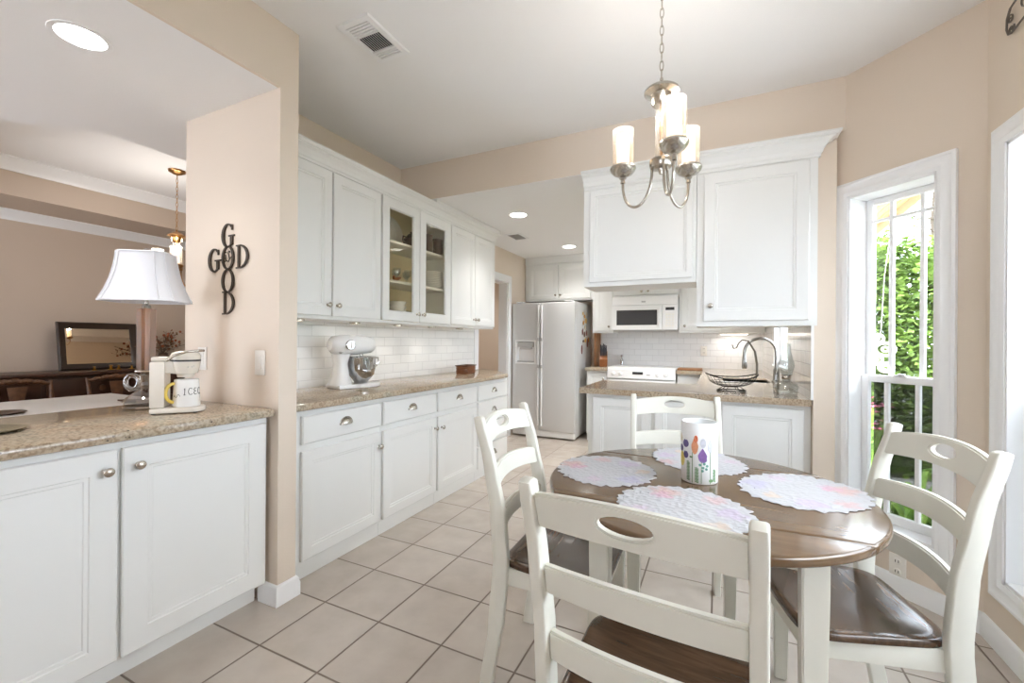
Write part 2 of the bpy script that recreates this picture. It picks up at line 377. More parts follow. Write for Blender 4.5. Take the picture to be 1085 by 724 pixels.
wall('wall_bay', *BAY, -0.066, 0.57, 0, 2.72, 0.16, [(0.017, 0.404, 0.285, 2.03)])
wall('wall_right', *RGT, -0.066, 5.12, 0, 2.72, 0.16, [(0.147, 2.047, 0.285, 2.03)])
struct('wall_column', MB().box(-2.59, -1.835, 1.335, 1.43, 0, 2.72), WALL)
struct('wall_passthrough', MB().box(-1.853, -1.835, -2.6, 1.336, 2.400, 2.72), WALL)
struct('wall_pony', MB().box(-2.50, -2.40, 0.05, 1.335, 0, 0.874), WALL)
struct('wall_nook_left', MB().box(-1.96, -1.835, -2.6, 0.05, 0, 2.402), WALL)
# dining room beyond the counter
struct('ceiling_dining', MB().prism([(-6.0, -2.6), (-1.853, -2.6), (-1.853, 1.337), (-2.59, 1.337), (-2.59, 4.3), (-6.0, 4.3)], 2.70, 2.86), CEIL)
struct('ceiling_soffit', MB().prism([(-1.853, -2.6), (-1.853, 1.337), (-2.585, 1.337), (-2.585, 4.3), (-3.155, 4.3), (-3.155, 1.21), (-3.66, 0.75), (-4.75, 0.75), (-4.75, -2.6)], 2.40, 2.70), CEIL)
struct('ceiling_dining_drop', MB().prism([(-5.98, -2.6), (-4.75, -2.6), (-4.75, 0.75), (-5.23, 1.2), (-5.23, 4.3), (-5.98, 4.3)], 2.40, 2.70), WALL_DIM)
struct('wall_dining', MB().box(-5.98, -5.86, -2.6, 4.3, 0, 2.40), WALL_DIM)
struct('wall_dining_end', MB().box(-5.98, -2.59, 4.2, 4.3, 0, 2.72), WALL_DIM)
struct('wall_hall', MB().box(-3.8, -3.7, 4.3, 6.1, 0, 2.5), WALL)
struct('wall_hall_end', MB().box(-3.8, -2.55, 6.0, 6.1, 0, 2.5), WALL)
wall('wall_rear', (1.2, -2.6, 0), PI, 0, 7.2, 0, 2.72, .12, [(.6, 1.5, .9, 1.9), (4.4, 5.8, .3, 2.1)])
struct('ceiling_hall', MB().box(-3.8, -2.55, 4.3, 6.1, 2.45, 2.6), CEIL)

def sweep(mb, path, prof, side=1.0, closed=False):
    """profile (out, z) carried along a 2-D path with mitred corners; out is to the left of travel times side"""
    n = len(path); P = [Vector(p) for p in path]; vs = []; fs = []; k = len(prof)
    for i in range(n):
        d0 = (P[i] - P[i - 1]).normalized() if (i > 0 or closed) else None
        d1 = (P[(i + 1) % n] - P[i]).normalized() if (i < n - 1 or closed) else None
        n0 = Vector((-d0.y, d0.x)) if d0 else None; n1 = Vector((-d1.y, d1.x)) if d1 else None
        if n0 is None: nn = n1
        elif n1 is None: nn = n0
        else: nn = (n0 + n1) / max(0.2, 1 + n0.dot(n1))
        for o, z in prof: q = P[i] + nn * o * side; vs.append((q.x, q.y, z))
    for i in range(n if closed else n - 1):
        j = (i + 1) % n
        for t in range(k): u = (t + 1) % k; fs.append((i * k + t, j * k + t, j * k + u, i * k + u))
    if not closed: fs += [tuple(range(k)), tuple((n - 1) * k + t for t in range(k))]
    return mb.add(vs, fs)
BASEP = [(0, 0), (.016, 0), (.016, .062), (.012, .070), (.012, .080), (.005, .092), (0, .094)]
struct('baseboard_column', sweep(MB(), [(-1.95, 1.335), (-1.835, 1.335), (-1.835, 1.43), (-1.90, 1.43)], BASEP, -1), TRIM)
struct('baseboard_bay', sweep(MB(), [(0.565, 2.98), (1.023, 2.523), (1.023, -2.5)], BASEP, -1), TRIM)
struct('baseboard_stub', MB().box(0.484, 0.577, 2.885, 2.90, 0, 0.094), TRIM)
CRP = [(0, -.09), (.012, -.09), (.016, -.075), (.03, -.06), (.055, -.03), (.07, -.018), (.078, -.01), (.078, 0), (0, 0)]
def crown(name, path, ztop, side, h=1.0, mat=TRIM): return struct(name, sweep(MB(), path, [(o * h, ztop + z * h) for o, z in CRP], side), mat)
crown('trim_1', [(-5.86, -2.5), (-5.86, 4.2)], 2.40, -1, 1.0)
crown('trim_2', [(-5.23, 1.15), (-5.23, 4.2)], 2.70, -1, 1.15)
# kitchen doorway casing in the left wall
m = MB(); M0 = Matrix.Translation((-2.47, 1.43, 0)) @ Matrix.Rotation(R90, 4, 'Z'); m.M = M0
m.box(2.73, 2.82, -.018, .0, 0, 2.08, .004); m.box(3.58, 3.67, -.018, .0, 0, 2.08, .004); m.box(2.73, 3.67, -.020, .0, 1.99, 2.08, .004)
m.box(2.82, 2.832, 0, .12, 0, 1.99); m.box(3.568, 3.58, 0, .12, 0, 1.99); m.box(2.82, 3.58, 0, .12, 1.978, 1.99)
struct('door_1', m, TRIM)
# wall tiles
struct('trim_3', MB().box(0, 2.73, -.007, 0, .914, 1.372), TILEL, (-2.47, 1.432, 0), R90)
struct('trim_4', MB().box(1.0, 2.93, -.007, 0, .90, 1.40), TILEB, (-2.45, 5.87, 0), 0)
m = MB(); m.box(0, 1.11, -.007, 0, .914, 1.45); m.box(1.11, 2.03, -.007, 0, .914, 1.02); m.box(2.03, 2.965, -.007, 0, .914, 1.45)
struct('trim_5', m, TILEL, (0.477, 5.87, 0), -R90)
struct('trim_6', MB().box(2.966, 2.976, -.012, .0, .914, 1.335), TRIM, (0.477, 5.87, 0), -R90)

# ------------------------------------------------------------------ windows
CASP = [(0, 0), (.072, 0), (.072, -.020), (.060, -.022), (.052, -.016), (.030, -.014), (.018, -.018), (.006, -.012), (0, -.010)]
def casing(mb, x0, x1, z0, z1):
    P = [(x0, z0), (x1, z0), (x1, z1), (x0, z1)]; sg = [(-1, -1), (1, -1), (1, 1), (-1, 1)]; vs = []; fs = []; k = len(CASP)
    for (x, z), (a, b) in zip(P, sg): vs += [(x + a * o, y, z + b * o) for o, y in CASP]
    for i in range(4):
        j = (i + 1) % 4
        for t in range(k): u = (t + 1) % k; fs.append((i * k + t, j * k + t, j * k + u, i * k + u))
    return mb.add(vs, fs)
def sash(root, name, x0, x1, z0, z1, y, bars_v, bars_h, st=.032, rail_b=.045, rail_t=.032, screen=False):
    m = MB(); t = .03
    m.box(x0, x0 + st, y, y + t, z0, z1, .003); m.box(x1 - st, x1, y, y + t, z0, z1, .003)
    m.box(x0 + st, x1 - st, y, y + t, z0, z0 + rail_b, .003); m.box(x0 + st, x1 - st, y, y + t, z1 - rail_t, z1, .003)
    s = m.build(name, TRIM, root)
    gx0, gx1, gz0, gz1 = x0 + st, x1 - st, z0 + rail_b, z1 - rail_t
    for f in bars_v: xx = gx0 + (gx1 - gx0) * f; MB().box(xx - .010, xx + .010, y + .004, y + .026, gz0, gz1, .003).build('muntin', TRIM, s)
    for f in bars_h: zz = gz0 + (gz1 - gz0) * f; MB().box(gx0, gx1, y + .0045, y + .0255, zz - .008, zz + .008, .003).build('muntin', TRIM, s)
    MB().box(gx0 - .004, gx1 + .004, y + .013, y + .017, gz0 - .004, gz1 + .004).build('glass_pane', GLASS, s)
    return s
def window(name, frame, x0, x1, z0, z1, units):
    root = sgroup(name, *frame)
    casing(MB(), x0, x1, z0, z1).build('casing', TRIM, root)
    m = MB(); D = .16
    m.box(x0, x0 + .012, -.004, D, z0, z1); m.box(x1 - .012, x1, -.004, D, z0, z1); m.box(x0, x1, -.004, D, z1 - .012, z1); m.box(x0, x1, -.004, D, z0, z0 + .014)
    m.build('jamb', TRIM, root)
    for i, (a, b) in enumerate(units):
        zm = 1.045
        sash(root, 'upper_sash', a, b, zm - .018, z1 - .012, .128, (.28, .73), (.905,), rail_b=.036)
        sash(root, 'lower_sash', a, b, z0 + .014, zm + .018, .096, (.28, .73), (), rail_t=.036)
        MB().box(a + .03, b - .03, .150, .153, z0 + .05, zm).build('insect_screen', SCREEN, root)
        xm = (a + b) / 2; MB().box(xm - .03, xm + .03, .088, .118, zm + .018, zm + .026, .003).box(xm - .008, xm + .022, .082, .10, zm + .026, zm + .034, .003).build('sash_lock', TRIM, root)
        if i: MB().box(a - .05, a, .02, .155, z0, z1).build('mullion', TRIM, root)
    return root
window('window_1', BAY, .017, .404, .285, 2.03, [(.029, .392)])
window('window_2', RGT, .147, 2.047, .285, 2.03, [(.159, .73), (.78, 1.43), (1.48, 2.035)])
w3 = sgroup('window_3', (0.477, 5.99, 0), -R90)
m = MB(); m.box(1.23, 1.245, -.004, .083, 1.02, 1.95); m.box(2.135, 2.15, -.004, .083, 1.02, 1.95); m.box(1.23, 2.15, -.004, .083, 1.935, 1.95); m.box(1.23, 2.15, -.02, .083, 1.02, 1.035); m.build('jamb', TRIM, w3)
sash(w3, 'window_sash', 1.245, 2.135, 1.035, 1.935, .045, (.5,), ())

# ------------------------------------------------------------------ cabinetry
def knob(parent, x, z, y=0.0):
    m = MB(); m.M = Matrix.Translation((x, y, z)) @ Matrix.Rotation(R90, 4, 'X')
    m.lathe([(0, -.002), (.009, -.002), (.009, .002), (.005, .005), (.005, .013), (.011, .017), (.0155, .022), (.0155, .026), (.011, .030), (0, .031)], n=16)
    return m.build('knob', NICKEL, parent)
def cup_pull(parent, x, z, y=0.0):
    m = MB(); vs = []; fs = []; na, nb = 16, 7
    for i in range(na + 1):
        a = PI * i / na
        for j in range(nb + 1):
            b = (PI / 2) * j / nb
            vs.append((x + .042 * math.cos(a) * math.cos(b) , y - .024 * math.sin(b) - .001, z - .014 + .036 * math.sin(a) * math.cos(b)))
    for i in range(na):
        for j in range(nb): p = i * (nb + 1) + j; fs.append((p, p + nb + 1, p + nb + 2, p + 1))
    m.add(vs, fs); m.tube([(x + .046 * math.cos(PI * i / na), y - .002, z - .014 + .040 * math.sin(PI * i / na)) for i in range(na + 1)], .0028, 6)
    return m.build('cup_pull', NICKEL, parent)
def door(parent, x0, x1, z0, z1, kn=None, glass=False, fw=.058, name='door', mat=CAB):
    m = MB(); g = .0
    if glass:
        for a, b, c, d in ((x0, x0 + fw, z0, z1), (x1 - fw, x1, z0, z1), (x0 + fw, x1 - fw, z0, z0 + fw), (x0 + fw, x1 - fw, z1 - fw, z1)): m.box(a, b, 0, .02, c, d)
        frame_loops(m, x0 + fw, x1 - fw, z0 + fw, z1 - fw, [(0, -.001), (.006, .010), (.006, .018)], fill=False)
    else:
        frame_loops(m, x0, x1, z0, z1, [(.001, .0195), (0, .004), (.004, 0), (fw, 0), (fw + .003, .0045), (fw + .013, .0045), (fw + .016, .0085), (fw + .024, .0085), (fw + .046, .0045)])
        m.add([(x0, .0195, z0), (x1, .0195, z0), (x1, .0195, z1), (x0, .0195, z1)], [(0, 1, 2, 3)])
    o = m.build(name, mat, parent, sharp=25)
    if glass: MB().box(x0 + fw - .004, x1 - fw + .004, .010, .014, z0 + fw - .004, z1 - fw + .004).build('glass_pane', CABGLASS, o)
    if kn: knob(o, *kn)
    return o
def drawer(parent, x0, x1, z0, z1, pull=True):
    m = MB(); frame_loops(m, x0, x1, z0, z1, [(.001, .0195), (0, .006), (.006, 0)]); m.add([(x0, .0195, z0), (x1, .0195, z0), (x1, .0195, z1), (x0, .0195, z1)], [(0, 1, 2, 3)])
    o = m.build('drawer', CAB, parent, sharp=25)
    if pull: cup_pull(o, (x0 + x1) / 2, (z0 + z1) / 2 + .004)
    return o
def cabinet(name, label, cat, loc, rz, W, z0, z1, D, group=None, toe=None, hollow=None):
    r = thing(name, label, cat, loc, rz, group); m = MB(); g = .0008
    if hollow:
        t = .018
        m.box(g, t, .021, D, z0, z1); m.box(W - t, W - g, .021, D, z0, z1); m.box(t, W - t, .021, D, z0, z0 + t); m.box(t, W - t, .021, D, z1 - t, z1); m.build('carcass', CAB, r)
        MB().box(t, W - t, D - .012, D, z0 + t, z1 - t).build('back_panel', CABIN, r)
        for z in hollow: MB().box(t, W - t, .045, D - .012, z - .010, z + .010, .002).build('shelf', CAB, r)
    elif toe:
        m.box(g, W - g, .021, D, toe[1], z1); m.build('carcass', CAB, r)
        MB().box(g, W - g, toe[0], D, z0, toe[1]).build('toe_kick', CAB, r)
    else:
        m.box(g, W - g, .021, D, z0, z1); m.build('carcass', CAB, r)
    return r
# upper cabinets on the left wall (doors face +X)
UX = -2.13; UD = .338
def upy(y): return (UX, y, 0)
c = cabinet('upper_cabinet', 'white two-door wall cabinet nearest the beige column', 'cabinet', upy(1.432), R90, .90, 1.357, 2.36, UD, 'left wall upper cabinets')
o = 1.432; door(c, 1.452 - o, 1.900 - o, 1.377, 2.258, (1.868 - o, 1.444)); door(c, 1.910 - o, 2.322 - o, 1.377, 2.258, (1.940 - o, 1.444))
o = 2.334; c = cabinet('glass_cabinet', 'white wall cabinet with two clear glass doors showing dishes', 'cabinet', upy(o), R90, .862, 1.357, 2.36, UD, 'left wall upper cabinets', hollow=(1.672, 1.965))
door(c, 2.340 - o, 2.752 - o, 1.377, 2.258, (2.722 - o, 1.437), True, .068); door(c, 2.758 - o, 3.188 - o, 1.377, 2.258, (2.79 - o, 1.437), True, .075)
o = 3.198; c = cabinet('upper_cabinet', 'white two-door wall cabinet at the fridge end of the left run', 'cabinet', upy(o), R90, .828, 1.357, 2.36, UD, 'left wall upper cabinets')
door(c, 3.207 - o, 3.612 - o, 1.377, 2.258, (3.585 - o, 1.437)); door(c, 3.618 - o, 4.018 - o, 1.377, 2.258, (3.648 - o, 1.437))
CCR = [(0, -.100), (.009, -.100), (.009, -.086), (.014, -.080), (.018, -.062), (.030, -.040), (.046, -.028), (.046, -.022), (.052, -.020), (.062, -.010), (.062, 0), (0, 0)]
o = sweep(MB(), [(UX - .02, 1.432), (UX - .02, 4.026), (-2.468, 4.026)], [(a, 2.366 + b) for a, b in CCR], -1).box(-2.17, -2.098, 2.93, 4.07, 2.3655, 2.3985).build('crown_molding', CAB, sharp=15)
tag(o, 'white crown molding capping the left wall cabinets', 'crown molding')
# base cabinets on the left wall
BX = -1.90; BD = .567
spec = [(1.432, 2.094, 'white base cabinet with one drawer and door beside the column', 'L'), (2.094, 2.684, 'white base cabinet with one drawer and door, second from the column', 'L'), (2.684, 3.284, 'white base cabinet with one drawer and door, third from the column', 'R')]
for (a, b, lab, hinge) in spec:
    c = cabinet('base_cabinet', lab, 'cabinet', (BX, a, 0), R90, b - a, 0, .875, BD, 'left wall base cabinets', toe=(.032, .085))
    w = b - a; x0 = .085 if a < 1.5 else .012
    drawer(c, x0, w - .012, .695, .842)
    if a < 1.5: door(c, x0, w - .012, .10, .66, (w - .03, .573))
    elif a < 2.5: door(c, x0, w - .012, .10, .66, (w - .034, .580))
    else: door(c, x0, w - .012, .10, .66, (.050, .575))
a, b = 3.284, 3.885
c = cabinet('drawer_cabinet', 'white base cabinet with a stack of four drawers by the fridge end', 'cabinet', (BX, a, 0), R90, b - a, 0, .875, BD, 'left wall base cabinets', toe=(.032, .085))
for z0, z1 in ((.70, .842), (.495, .688), (.30, .483), (.10, .288)): drawer(c, .014, b - a - .014, z0, z1)
def arc(cx, cy, r, a0, a1, n=6): return [(cx + r * math.cos(a0 + (a1 - a0) * i / n), cy + r * math.sin(a0 + (a1 - a0) * i / n)) for i in range(n + 1)]
o = MB().prism([(-2.462, 1.432), (-1.85, 1.432)] + arc(-2.02, 3.74, .17, 0, PI * .30) + [(-2.15, 4.12), (-2.462, 4.36)], .8765, .914, .010).build('granite_worktop', GRANITE)
tag(o, 'tan speckled granite worktop along the left wall with rounded far end', 'countertop')
# bar cabinet under the pass-through
o = .232; c = cabinet('bar_cabinet', 'wide white two-door cabinet in the foreground under the pass-through counter', 'cabinet', (-1.87, o, 0), R90, 1.084, 0, .875, .52, None, toe=(.098, .102))
door(c, .246 - o, .760 - o, .115, .848, (.726 - o, .779), fw=.075); door(c, .773 - o, 1.298 - o, .115, .848, (.815 - o, .782), fw=.075)
o = MB().prism([(-2.565, .06), (-1.835, .06), (-1.835, 1.300)] + arc(-1.865, 1.300, .03, 0, R90, 4)[1:] + [(-2.565, 1.330)], .8765, .914, .012).build('granite_worktop', GRANITE)
tag(o, 'tan speckled granite counter of the pass-through bar, nearest the camera', 'countertop')
# peninsula
c = cabinet('peninsula_cabinet', 'white panelled peninsula base behind the dining table', 'cabinet', (-.822, 2.935, 0), 0, 1.298, 0, .875, .60, None, toe=(.03, .09))
for a, b in ((-.785, -.40), (-.375, -.01), (.02, .440)): door(c, a + .822, b + .822, .115, .852, name='panel')
SX0, SX1, SY0, SY1 = .03, .38, 3.95, 4.45
o = MB().prism([(-.87, 2.90), (.469, 2.90), (.469, 5.862), (-.434, 5.862), (-.434, 5.22), (-.155, 5.22), (-.155, SY0), (SX0, SY0), (SX0, SY1), (SX1, SY1), (SX1, SY0), (-.155, SY0 - .0005), (-.155, 3.56), (-.87, 3.56)], .8765, .914).build('granite_worktop', GRANITE)
tag(o, 'tan speckled granite worktop wrapping the peninsula and sink', 'countertop')
m = MB(); m.box(SX0 - .012, SX0, SY0 - .012, SY1 + .012, .70, .90); m.box(SX1, SX1 + .012, SY0 - .012, SY1 + .012, .70, .90); m.box(SX0, SX1, SY0 - .012, SY0, .70, .90); m.box(SX0, SX1, SY1, SY1 + .012, .70, .90); m.box(SX0 - .012, SX1 + .012, SY0 - .012, SY1 + .012, .69, .702)
s = m.build('kitchen_sink', PORC); tag(s, 'white undermount sink in the peninsula corner', 'sink')
c = cabinet('sink_cabinet', 'white base cabinet of the sink run behind the peninsula', 'cabinet', (-.125, 5.25, 0), -R90, 1.70, 0, .69, .59, None, toe=(.05, .09))
for k in range(3): door(c, .02 + k * .56, .56 + k * .56, .11, .66, (.07 + k * .56, .60))
# peninsula upper cabinets
PY = 2.86
c = cabinet('hanging_cabinet', 'white panelled cabinet hanging from the header, the shallower left one', 'cabinet', (-.84, PY, 0), 0, .712, 1.605, 2.395, .34, 'cabinets hanging over the peninsula')
door(c, .045, .69, 1.632, 2.245, fw=.035, name='panel')
c = cabinet('hanging_cabinet', 'white one-door cabinet hanging from the header at right, deeper with a knob', 'cabinet', (-.127, PY, 0), 0, .617, 1.33, 2.395, .34, 'cabinets hanging over the peninsula')
door(c, .040, .577, 1.360, 2.250, (.080, 1.452), fw=.062)
CC2 = [(0, -.105), (.010, -.105), (.010, -.090), (.018, -.082), (.024, -.062), (.044, -.036), (.068, -.024), (.068, -.017), (.078, -.015), (.090, -.008), (.090, 0), (0, 0)]
o = sweep(MB(), [(-.838, PY + .02), (.49, PY + .02), (.49, 2.921)], [(a * (1.0), 2.368 + b) for a, b in CC2], -1).build('crown_molding', CAB, sharp=15)
tag(o, 'white crown molding along the top of the hanging peninsula cabinets', 'crown molding')
# back wall cabinets
KY = 5.54
g = 'back wall upper cabinets'
c = cabinet('upper_cabinet', 'white two-door cabinet above the fridge', 'cabinet', (-2.455, KY, 0), 0, .96, 1.79, 2.30, .325, g)
door(c, .055, .485, 1.812, 2.272, (.455, 1.86), fw=.05); door(c, .495, .935, 1.812, 2.272, (.525, 1.86), fw=.05)
c = cabinet('upper_cabinet', 'narrow white wall cabinet between the fridge and microwave', 'cabinet', (-1.493, KY, 0), 0, .268, 1.35, 2.30, .325, g)
door(c, .03, .255, 1.375, 2.272, (.22, 1.43), fw=.05)
c = cabinet('upper_cabinet', 'low white two-door cabinet directly above the microwave', 'cabinet', (-1.224, KY, 0), 0, .788, 1.80, 2.30, .325, g)
door(c, .012, .39, 1.822, 2.272, (.355, 1.865), fw=.05); door(c, .398, .776, 1.822, 2.272, (.433, 1.865), fw=.05)
c = cabinet('upper_cabinet', 'white wall cabinet to the right of the microwave', 'cabinet', (-.435, KY, 0), 0, .90, 1.35, 2.30, .325, g)
door(c, .03, .45, 1.375, 2.272, (.065, 1.43), fw=.05); door(c, .46, .87, 1.375, 2.272, (.835, 1.43), fw=.05)
o = MB().box(-2.455, .47, KY + .0, KY + .33, 2.301, 2.398).build('soffit_fascia', CAB); tag(o, 'white fascia board between the back cabinets and kitchen ceiling', 'trim')
c = cabinet('base_cabinet', 'small white base cabinet between the fridge and range', 'cabinet', (-1.49, 5.26, 0), 0, .262, 0, .875, .60, 'back wall base cabinets', toe=(.05, .09))
door(c, .012, .25, .10, .85, (.22, .78), fw=.045)
o = MB().prism([(-1.50, 5.22), (-1.226, 5.22), (-1.226, 5.862), (-1.50, 5.862)], .8765, .914, .008).build('granite_worktop', GRANITE); tag(o, 'small granite worktop under the knife block beside the fridge', 'countertop')
c = cabinet('base_cabinet', 'small white base cabinet just right of the range', 'cabinet', (-.432, 5.26, 0), 0, .272, 0, .875, .60, 'back wall base cabinets', toe=(.05, .09))
drawer(c, .012, .26, .70, .85, False); door(c, .012, .26, .10, .69, (.04, .62), fw=.045)
o = MB().box(-1.488, -1.462, 5.62, 5.862, .9145, 1.348, .002).build('brown_strip', BOARDW); tag(o, 'narrow brown strip on the wall beside the fridge', 'panel')  # narrow brown strip between the fridge and the tiles
# ------------------------------------------------------------------ appliances
# fridge (front faces -Y), local origin at front left bottom
fr = thing('refrigerator', 'white side-by-side refrigerator with water dispenser', 'refrigerator', (-2.455, 5.12, 0))
FW, FH = .862, 1.735
MB().box(.004, FW - .004, .065, .745, .03, FH, .008).build('body', APPL, fr)
d1 = .402
m = MB()   # freezer door with a recess for the dispenser
dx0, dx1, dz0, dz1 = .055, .335, .945, 1.245
m.box(.003, dx0, 0, .06, .10, FH - .01, .006); m.box(dx1, d1 - .004, 0, .06, .10, FH - .01, .006)
m.box(dx0 - .006, dx1 + .006, .0005, .06, .10, dz0); m.box(dx0 - .006, dx1 + .006, .0005, .06, dz1, FH - .01)
fd = m.build('freezer_door', APPL, fr)
m = MB(); frame_loops(m, dx0 - .006, dx1 + .006, dz0 - .006, dz1 + .006, [(0, 0), (.003, -.008), (.018, -.008), (.024, 0), (.030, .050)]); dd = m.build('dispenser', APPL2, fd)
m = MB(); m.box(dx0 + .03, dx1 - .03, -.006, .045, dz1 - .085, dz1 - .03, .004).box(dx0 + .06, dx1 - .06, .0, .04, dz1 - .115, dz1 - .085, .006); m.build('control_panel', GREYP, fd, label='grey dispenser control panel')
MB().box(dx0 + .026, dx1 - .026, -.002, .045, dz0 + .022, dz0 + .034, .003).build('drip_tray', GREYP, fd, label='grey drip tray')
MB().box(d1 + .004, FW - .003, 0, .06, .10, FH - .01, .010).build('fridge_door', APPL, fr)
for nm, x in (('handle', d1 - .030), ('handle', d1 + .014)):
    m = MB()
    for z0, z1 in ((.16, .905), (.925, 1.25), (1.27, 1.70)): m.box(x, x + .018, -.030, -.004, z0, z1, .007)
    h = m.build(nm, APPL2, fr)
    m = MB()
    for z in (.915, 1.26): m.box(x - .004, x + .022, -.034, 0, z - .022, z + .022, .006)
    m.build('handle_bracket', GREYP, h)
m = MB(); m.box(.006, FW - .006, .02, .10, .02, .095, .004)
for k in range(5): m.box(.03, FW - .03, .014, .024, .028 + k * .013, .034 + k * .013, .002)
m.build('base_grille', APPL2, fr)
for x in (.10, FW - .10): m = MB(); m.box(x - .05, x + .05, .02, .10, FH, FH + .016, .004); m.build('hinge_cover', APPL2, fr)
m = MB()
for x in (.08, FW - .08):
    for y in (.12, .68): m.lathe([(0, 0), (.02, 0), (.02, .032), (0, .032)], (x, y, 0), 12)
m.build('feet', RUBBER, fr)
# magnets on the right side of the fridge
MAGC = {'amber': plain('amber_enamel', (206, 150, 52), .35), 'gold': plain('gold_enamel', (226, 184, 96), .35), 'red': plain('red_enamel', (120, 46, 36), .35), 'brown': plain('brown_enamel', (92, 60, 40), .4), 'cream': plain('cream_enamel', (226, 214, 190), .4)}
mags = [('gold', 5.45, 1.60, .06, .045, 'topmost small gold magnet on the fridge side'), ('amber', 5.52, 1.565, .055, .05, 'amber magnet just below the topmost gold one'), ('cream', 5.62, 1.60, .05, .06, 'cream magnet at upper right of the cluster'),
        ('gold', 5.58, 1.51, .09, .07, 'largest gold magnet near the top of the cluster'), ('amber', 5.47, 1.48, .06, .06, 'amber magnet at the left below the large gold one'), ('cream', 5.55, 1.42, .07, .06, 'cream square magnet in the middle of the cluster'),
        ('red', 5.43, 1.36, .045, .09, 'dark red magnet at left of the cluster'), ('brown', 5.52, 1.33, .06, .07, 'brown magnet in the middle of the cluster'), ('red', 5.62, 1.35, .05, .08, 'dark red magnet right of the brown one'),
        ('gold', 5.56, 1.25, .06, .06, 'gold magnet below the middle of the cluster'), ('brown', 5.47, 1.24, .06, .04, 'brown low magnet at left'), ('red', 5.66, 1.22, .05, .12, 'tall dark red magnet at lower right'), ('amber', 5.72, 1.26, .06, .07, 'amber magnet farthest to the right'), ('red', 5.40, 1.13, .04, .12, 'tall dark red magnet lowest on the fridge')]
for i, (k, y, z, w, h, lab) in enumerate(mags):
    m = MB(); n = 5 + i % 4 * 2; y += .01
    poly = [(w * .5 * math.cos(2 * PI * t / n + .6) * (1 if i % 2 or t % 2 else .78), h * .5 * math.sin(2 * PI * t / n + .6) * (1 if i % 2 or t % 2 else .78)) for t in range(n)]
    m.prism(poly, 0, .008, .002, 'x'); tag(m.build('fridge_magnet', MAGC[k], loc=(-1.5968, y, z)), lab, 'magnet', 'magnets on the fridge side')
# range
rg = thing('kitchen_range', 'white slide-in electric range with front knobs', 'range', (-1.222, 5.235, 0))
RW = .782
MB().box(.003, RW - .003, .05, .62, .02, .90).build('body', APPL2, rg)
MB().box(.0, RW, .02, .625, .902, .930, .006).build('cooktop', APPL2, rg)
m = MB()
for x, y, r in ((.2, .2, .10), (.58, .2, .08), (.2, .46, .075), (.58, .46, .10)): m.lathe([(r - .004, .9305), (r - .004, .932), (r, .932), (r, .9305)], (x, y, 0), 28, close=True)
m.build('burner_rings', GREYP, rg, label='grey burner rings')
m = MB(); m.prism([(0.045, .795), (.07, .795), (.07, .918), (.03, .918), (.005, .905), (-.005, .80)][::-1], .0, RW, .004, 'x'); cp = m.build('control_panel', APPL2, rg)
for x in (.075, .155, .585, .675):
    m = MB(); m.M = Matrix.Translation((x, -.002, .855)) @ Matrix.Rotation(R90, 4, 'X'); m.lathe([(0, -.004), (.024, -.004), (.024, .004), (.018, .018), (.015, .022), (0, .022)], n=20); m.box(-.003, .003, -.017, .017, .02, .026, .001); m.build('knob', APPL2, cp)
MB().box(.30, .42, -.006, .01, .850, .880, .002).build('clock_display', DARKP, cp, label='dark clock display')
MB().box(.46, .50, -.004, .01, .842, .856, .001).build('badge', GREYP, cp)
m = MB(); m.box(.006, RW - .006, .005, .05, .20, .785, .006); od = m.build('oven_door', APPL2, rg)
MB().box(.16, RW - .16, .0035, .008, .38, .64, .001).build('oven_window', DARKGL, od)
m = MB(); m.tube([(.08, -.045, .74), (RW - .08, -.045, .74)], .011, 12)
for x in (.10, RW - .10): m.tube([(x, .006, .74), (x, -.045, .74)], .008, 8)
m.build('oven_handle', APPL2, od)
m = MB(); m.box(.006, RW - .006, .005, .05, .03, .19, .006); m.build('storage_drawer', APPL2, rg)
MB().box(.03, RW - .03, .06, .60, 0, .02).build('base', DARKP, rg)
# microwave hung below the low cabinet
mw = thing('microwave_oven', 'white over-the-range microwave with dark window', 'microwave', (-1.218, 5.45, 1.385))
MW, MH = .776, .408
MB().box(.002, MW - .002, .03, .41, 0, MH, .004).build('body', APPL2, mw)
m = MB(); m.box(0, MW, .0, .03, MH - .105, MH, .006)
m.build('vent_panel', APPL2, mw)
MB().box(.36, .41, -.003, .01, MH - .075, MH - .055, .001).build('badge', GREYP, mw)
m = MB(); frame_loops(m, .0, .600, .0, MH - .108, [(0, .03), (0, .004), (.004, 0), (.052, 0), (.058, .006)], fill=False); md = m.build('door', APPL2, mw)
MB().box(.05, .550, .006, .012, .05, MH - .158).build('window', DARKGL, md, label='dark glass window')
m = MB(); m.tube([(.575, -.03, .03), (.575, -.034, .15), (.575, -.03, MH - .14)], .009, 10); m.tube([(.575, .002, .035), (.575, -.03, .035)], .007, 8); m.tube([(.575, .002, MH - .145), (.575, -.03, MH - .145)], .007, 8); m.build('handle', APPL2, md)
m = MB(); m.box(.604, MW, .0, .03, 0, MH - .108, .004); cpn = m.build('control_panel', APPL2, mw)
MB().box(.64, .74, -.002, .004, MH - .175, MH - .140, .001).build('display', DARKP, cpn, label='dark display')
m = MB()
for r in range(5):
    for q in range(3): m.box(.642 + q * .034, .668 + q * .034, -.0015, .004, .035 + r * .034, .057 + r * .034, .001)
m.build('keypad', PLATE, cpn)
MB().box(.02, MW - .02, .03, .40, -.010, 0).build('underside_grille', GREYP, mw)

